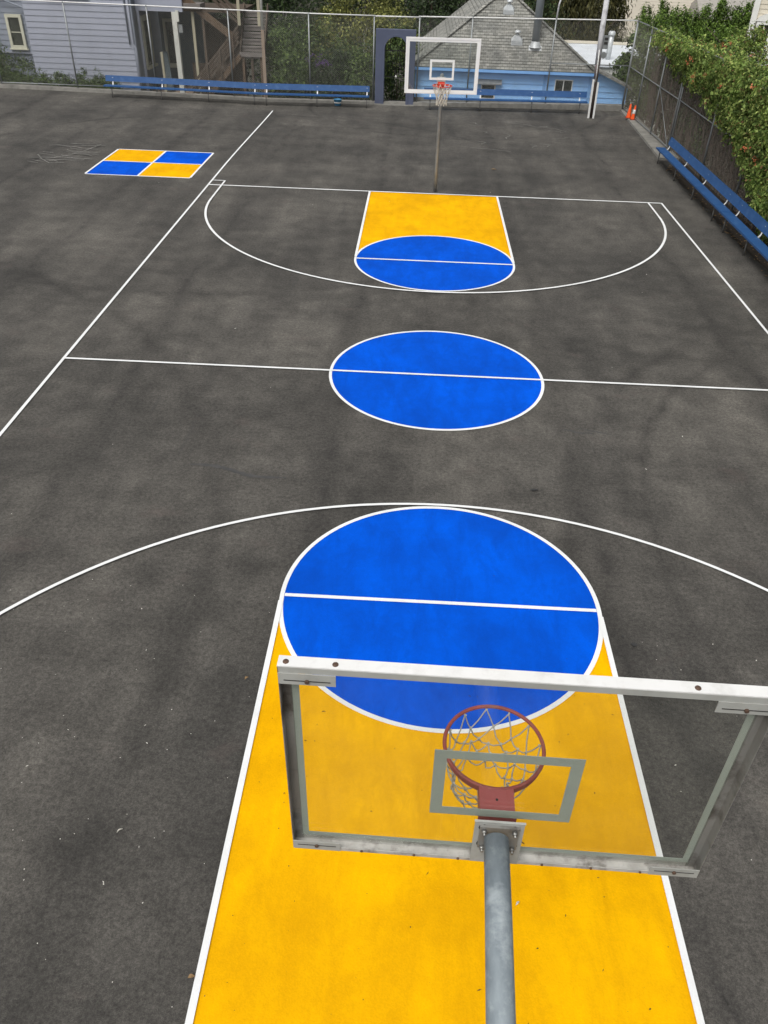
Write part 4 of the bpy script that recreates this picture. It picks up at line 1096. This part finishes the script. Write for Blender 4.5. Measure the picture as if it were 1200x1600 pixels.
# ------------------------------------------------------------------ vine over the side fence
vo = empty('flowering_vine', (8.6, 12, 0)); tag(vo, 'dense green flowering vine draped over the right side fence', 'vine')
vparts = []; dparts = []
def hem(y): return float(np.interp(y, [0,5,7,8.4,9.7,11.5,13.8,15.5,17.3,19.5,21.0,23], [.3,.4,.5,.7,1.25,1.85,2.25,2.4,2.6,2.9,3.1,3.15]))
def crest(y): return float(np.interp(y, [0,8,12,16,20,22,23], [3.5,3.42,3.34,3.27,3.2,3.17,3.15]))
y = 22.4
while y > -1:
    h0, h1 = hem(y), crest(y)-.12
    full = min(1, (22.6-y)/5+.1)
    z = h1
    while z > h0+.05:                     # curtain on the yard side
        rz_ = random.uniform(.2,.32); t = (z-h0)/max(.3, h1-h0)
        bulge = (.05+.20*full*random.uniform(.3,1.0))*(.45+.55*t)
        vparts.append(blob((8.06-bulge*.5, y+random.uniform(-.25,.25), z-.1), (bulge+.07, .38, rz_+.03), int(330*min(1,full+.15)), .086, clumps=14, aspect=.55, droop=.5, sig=.3))
        z -= rz_*1.05
    for _ in range(2):                    # hanging tips under the hem
        if random.random() < .7: vparts.append(blob((7.98, y+random.uniform(-.3,.3), h0+random.uniform(-.3,.1)), (.11,.13,.26), 45, .095, clumps=8, aspect=.5, droop=.8))
    for j, xx in enumerate((8.25, 8.55, 8.85)):   # top falling away behind the fence
        if j/3 < full: vparts.append(blob((xx, y+random.uniform(-.2,.2), h1-.10-.16*j+random.uniform(-.1,.1)), (.27,.36,.25), 250, .086, clumps=14, aspect=.55, sig=.3))
    y -= .42
for k in range(46):                         # stray shoots and larger leaves
    y0_ = random.uniform(3, 20.5); x0_ = random.uniform(7.8, 8.7); zc_ = crest(y0_)-.1
    L_ = random.uniform(.25, .6); a_ = random.uniform(-.9, .9)
    pp = np.array([[x0_-(.25*t if x0_ < 8 else 0), y0_+a_*L_*t, zc_+L_*t*(1-.35*t)] for t in np.linspace(0, 1, 12)])
    vparts.append(leaf_mesh(np.repeat(pp, 3, 0)+rng.normal(size=(36,3))*.035, rng.normal(size=(36,3))+np.array([0,0,.6]), .09, .5))
for k in range(60):
    y0_ = random.uniform(3, 20.5); z_ = random.uniform(hem(y0_), crest(y0_))
    vparts.append(blob((7.85, y0_, z_), (.14,.3,.2), 40, .125, clumps=6, aspect=.5, droop=.5))
leaf_obj('leaves', vparts, M['leaf_vine'], vo, (8.6,12,0))
# dry thicket behind the mesh
for y in np.arange(-.5, 23.2, .55):
    dparts.append(blob((8.75+random.uniform(-.1,.15), y, 1.3), (.34,.45,1.6), 900, .10, clumps=46, aspect=.4, droop=.6))
leaf_obj('dry_leaves', dparts, M['leaf_brown'], vo, (8.6,12,0))
mparts = []
for y in np.arange(16.5, 27.2, .5): mparts.append(blob((8.75+random.uniform(0,.3), y, 1.4), (.4,.5,1.75), 560, .11, clumps=24, aspect=.45))
for y in np.arange(0, 24, .8): mparts.append(blob((9.5, y, 1.6), (.5,.6,1.5), 300, .13, clumps=24, aspect=.5))
for y in np.arange(15.2, 18.2, .4): mparts.append(blob((8.55, y, .9), (.25,.4,.7), 160, .1, clumps=14, aspect=.5))
leaf_obj('shaded_leaves', mparts, M['leaf_mid'], vo, (8.6,12,0))
k = MB()
for i in range(330):
    y = random.uniform(-.5, 23.4); x = 8.22+random.uniform(0,.42); top = random.uniform(1.4, 3.3)
    pts = []; a = random.uniform(-.35,.35)
    for j in range(5):
        t = j/4; pts.append((x+random.uniform(-.05,.05), y+a*t+random.uniform(-.06,.06), -.1+top*t))
    k.tube(pts, random.choice((.006,.008,.012,.018)), 5, caps=False)
at(vo, k).build('stems', M['stem'], vo)
fl_me = None
for i in range(40):
    y = random.uniform(2, 20); s = random.random()
    if s < .5: p = (7.72-random.uniform(0,.08), y, random.uniform(hem(y)+.05, crest(y)))
    else: p = (random.uniform(7.9, 9.6), y, crest(y)+.05-random.uniform(0,.12))
    if fl_me is None:
        fo = leaf_obj('flower', [leaf_mesh(rng.normal(size=(16,3))*.05, rng.normal(size=(16,3)), .075, .6)], M['petal_orange'], vo)
        fl_me = fo.data; fo.parent = vo
    else:
        fo = bpy.data.objects.new('flower', fl_me); COL.objects.link(fo); fo.parent = vo
    fo.location = (p[0]-8.6, p[1]-12, p[2]); fo.rotation_euler = (random.random()*6, random.random()*6, 0); fo.scale = (random.uniform(.35,.85),)*3
# leaf litter under the side bench
for i in range(46):
    pass
mb = MB()
for i in range(240):
    x = random.uniform(7.45, 8.0); y = random.uniform(1.5, 15.8); a = random.uniform(0,6.3); l = random.uniform(.02,.05); z = .012
    mb.add([(x+l*math.cos(a), y+l*math.sin(a), z), (x-.5*l*math.sin(a), y+.5*l*math.cos(a), z+.012), (x-l*math.cos(a), y-l*math.sin(a), z), (x+.5*l*math.sin(a), y-.5*l*math.cos(a), z+.008)], [(0,1,2,3)])
tag(mb.build('leaf_litter', M['leaf_dry']), 'dry brown leaves drifted under the right side bench', kind='stuff')

# weeds along the left kerb
for i, (x, lab) in enumerate(((-18.2,'leafy green weeds at the left picture edge under the house window'), (-17.0,'green weeds at the corner where the clapboard wall starts'), (-16.0,'green weeds low before the clapboard wall'),
                              (-15.0,'green weeds round the fence post before the clapboard wall'), (-14.1,'green weeds behind the end of the left bench'))):
    plant('weed_clump', lab, 'weeds', (x, 25.35, -.1), [B_((x,25.35,.12),(.66,.24,.36),3400,.08,clumps=44,aspect=.4), B_((x+random.uniform(-.3,.3),25.4,.4),(.3,.15,.36),420,.07,clumps=10,aspect=.35)],
          'leaf_mid', None, 'weeds along the left fence', 'leaves')
plant('ivy_shrub', 'dark leafy shrub climbing at the left edge beside the house window', 'shrub', (-19.9,27.6,-.5), [B_((-19.9,27.6,.7),(.75,.4,1.1),2600,.1,clumps=40), B_((-18.9,27.4,.35),(1.2,.4,.55),2600,.1,clumps=40)], 'leaf_mid', (.04,1.4))

# ------------------------------------------------------------------ buildings beyond
wb = empty('white_roofed_building', (9, 35, -3)); tag(wb, 'low building with white flat roof behind the blue house', 'building')
at(wb, MB().box(5.4, 12.6, 32, 38.2, -4, .72)).build('wall', M['white_wall'], wb)
k = MB(); k.add([(5.3,31.9,.73),(12.7,31.9,.73),(12.7,38.3,.95),(5.3,38.3,.95),(5.3,31.9,.83),(12.7,31.9,.83),(12.7,38.3,1.05),(5.3,38.3,1.05)],
      [(0,3,2,1),(4,5,6,7),(0,1,5,4),(1,2,6,5),(2,3,7,6),(3,0,4,7)]); at(wb, k).build('roof', M['white_roof'], wb)
at(wb, MB().box(5.3, 12.7, 38.05, 38.3, 1.06, 1.17)).build('parapet', M['cream_wall'], wb)
k = MB(); k.tube([(8.75,33.5,.8),(8.75,33.5,1.95)], .13, 16); k.lathe([(.17,0),(.17,.12),(.12,.17),(0,.18)], (8.75,33.5,1.93), 16); k.box(8.2,8.5,33.4,33.7,.85,1.2); at(wb, k).build('vent_pipe', M['flash'], wb)
bb = empty('beige_house', (19, 63, -5)); tag(bb, 'large beige clapboard house wall at the top edge', 'house')
at(bb, lapped(12.9, 21.4, 62, -6, 6, .2, lap=.012)).build('wall', M['beige_wall'], bb)
at(bb, MB().box(12.9, 21.4, 62.002, 72, -6, 6)).build('wall', M['beige_wall'], bb)
rb2 = empty('grey_roofed_house', (23, 58, -5)); tag(rb2, 'house with dull grey gable roof behind the hedge conifers', 'house')
at(rb2, MB().box(20.3, 26, 57, 65, -6, .2)).build('wall', M['cream_wall'], rb2)
k = MB(); k.add([(20.0,56.6,.1),(26.3,56.6,.1),(26.0,61,2.0),(20.3,61,2.0),(20.0,65.4,.1),(26.3,65.4,.1)], [(0,1,2,3),(3,2,5,4),(0,3,4),(1,5,2)]); at(rb2, k).build('roof', M['stone_roof'], rb2)
k = MB(); 
rb3 = empty('flat_roofed_house', (28, 78, -6)); tag(rb3, 'pale flat roofed building farthest back at the top right', 'building')
at(rb3, MB().box(24, 44, 80, 90, -8, 1.1)).build('wall', M['white_wall'], rb3)
at(rb3, MB().box(23.8, 44.2, 79.8, 90.2, 1.1, 1.3)).build('roof', M['white_roof'], rb3)
def chat(o, mb):
    mb.v = [(p[0]-14.36, p[1]-29.9, p[2]+3) for p in mb.v]; return mb
ch = empty('cream_house', (14.02, 29.9, -3), -R(24)); tag(ch, 'cream house with white trimmed window at the right picture edge', 'house')
chat(ch, lapped(14.55, 22, 30.0, -3, 6, .18, lap=.02)).build('wall', M['cream_wall'], ch)
chat(ch, MB().box(14.55, 22, 30.002, 38, -3, 6)).build('wall', M['cream_wall'], ch)
chat(ch, MB().box(14.36, 14.6, 29.88, 30.2, -3, 6)).build('corner_trim', M['white_win'], ch)
chat(ch, MB().box(14.3, 15.9, 29.7, 29.975, 1.62, 1.82)).build('ledge', M['white_win'], ch)
chat(ch, MB().box(14.4, 15.9, 29.8, 29.975, 1.3, 1.618)).build('ledge', M['white_win'], ch)
window(ch, 14.32, 15.01, 1.98, 3.0, 29.96, M['white_win'], .1, mull=(14.66,), depth=.1)
k = MB(); k.prism([(14.6,3.02),(15.41,3.02),(15.3,3.2),(15.0,3.32),(14.71,3.2)], 29.84, 29.97, 'y'); chat(ch, k).build('window_hood', M['white_win'], ch)
chat(ch, MB().add([(13.7,28.6,1.3),(14.35,28.6,1.3),(14.35,31,2.1),(13.7,31,2.1),(13.7,28.6,1.2),(14.35,28.6,1.2),(14.35,31,2.0),(13.7,31,2.0)], [(0,1,2,3),(4,7,6,5),(0,4,5,1),(1,5,6,2),(3,2,6,7),(0,3,7,4)])).build('roof', M['grey_roof'], ch)
ds = empty('satellite_dish', (14.62, 31.2, 3.2)); tag(ds, 'grey satellite dish on a roof at the top right corner', 'satellite dish')
k = MB(); k.lathe([(0,0),(.12,.015),(.22,.05),(.27,.09),(.26,.10),(.2,.065),(0,.02)], n=20); k.xf(Matrix.Translation((0,-.5,.55)) @ Matrix.Rotation(R(65),4,'X')); k.build('dish', M['flue'], ds)
MB().tube([(0,.0,.0),(0,-.3,.3),(0,-.48,.52)], .025, 8).build('mast', M['galv'], ds)

# ------------------------------------------------------------------ sky, sun, camera
w = bpy.data.worlds.new('World'); scene.world = w; w.use_nodes = True
nt = w.node_tree; bg = nt.nodes['Background']
sky = nt.nodes.new('ShaderNodeTexSky'); sky.sky_type = 'NISHITA'; sky.sun_disc = False
SUN_EL, SUN_AZ = 58, 208     # azimuth measured from +y towards +x
sky.sun_elevation = R(SUN_EL); sky.sun_rotation = R(SUN_AZ); sky.dust_density = 4.0; sky.air_density = 1.0; sky.ozone_density = 1.0
hs = nt.nodes.new('ShaderNodeHueSaturation'); hs.inputs['Saturation'].default_value = .12
nt.links.new(sky.outputs[0], hs.inputs['Color']); nt.links.new(hs.outputs[0], bg.inputs['Color'])
bg.inputs['Strength'].default_value = .12
sl = bpy.data.lights.new('sun', 'SUN'); sl.energy = 1.5; sl.angle = R(30); sl.color = (1, .965, .91)
so = bpy.data.objects.new('sun', sl); COL.objects.link(so)
d = Vector((math.sin(R(SUN_AZ))*math.cos(R(SUN_EL)), math.cos(R(SUN_AZ))*math.cos(R(SUN_EL)), math.sin(R(SUN_EL))))
so.rotation_euler = d.to_track_quat('Z', 'Y').to_euler()

cd = bpy.data.cameras.new('camera'); co = bpy.data.objects.new('camera', cd); COL.objects.link(co)
co.location = (-.5196, -12.2393, 6.2156); co.rotation_mode = 'XYZ'; co.rotation_euler = (.927861, -.027765, .04529)
cd.sensor_fit = 'VERTICAL'; cd.sensor_height = 24; cd.lens = 24*1238.416/1600; cd.clip_start = .05; cd.clip_end = 2000
scene.camera = co
vs = scene.view_settings; vs.view_transform = 'Standard'; vs.look = 'None'; vs.exposure = 0.25; vs.gamma = 1.0; vs.use_curve_mapping = False
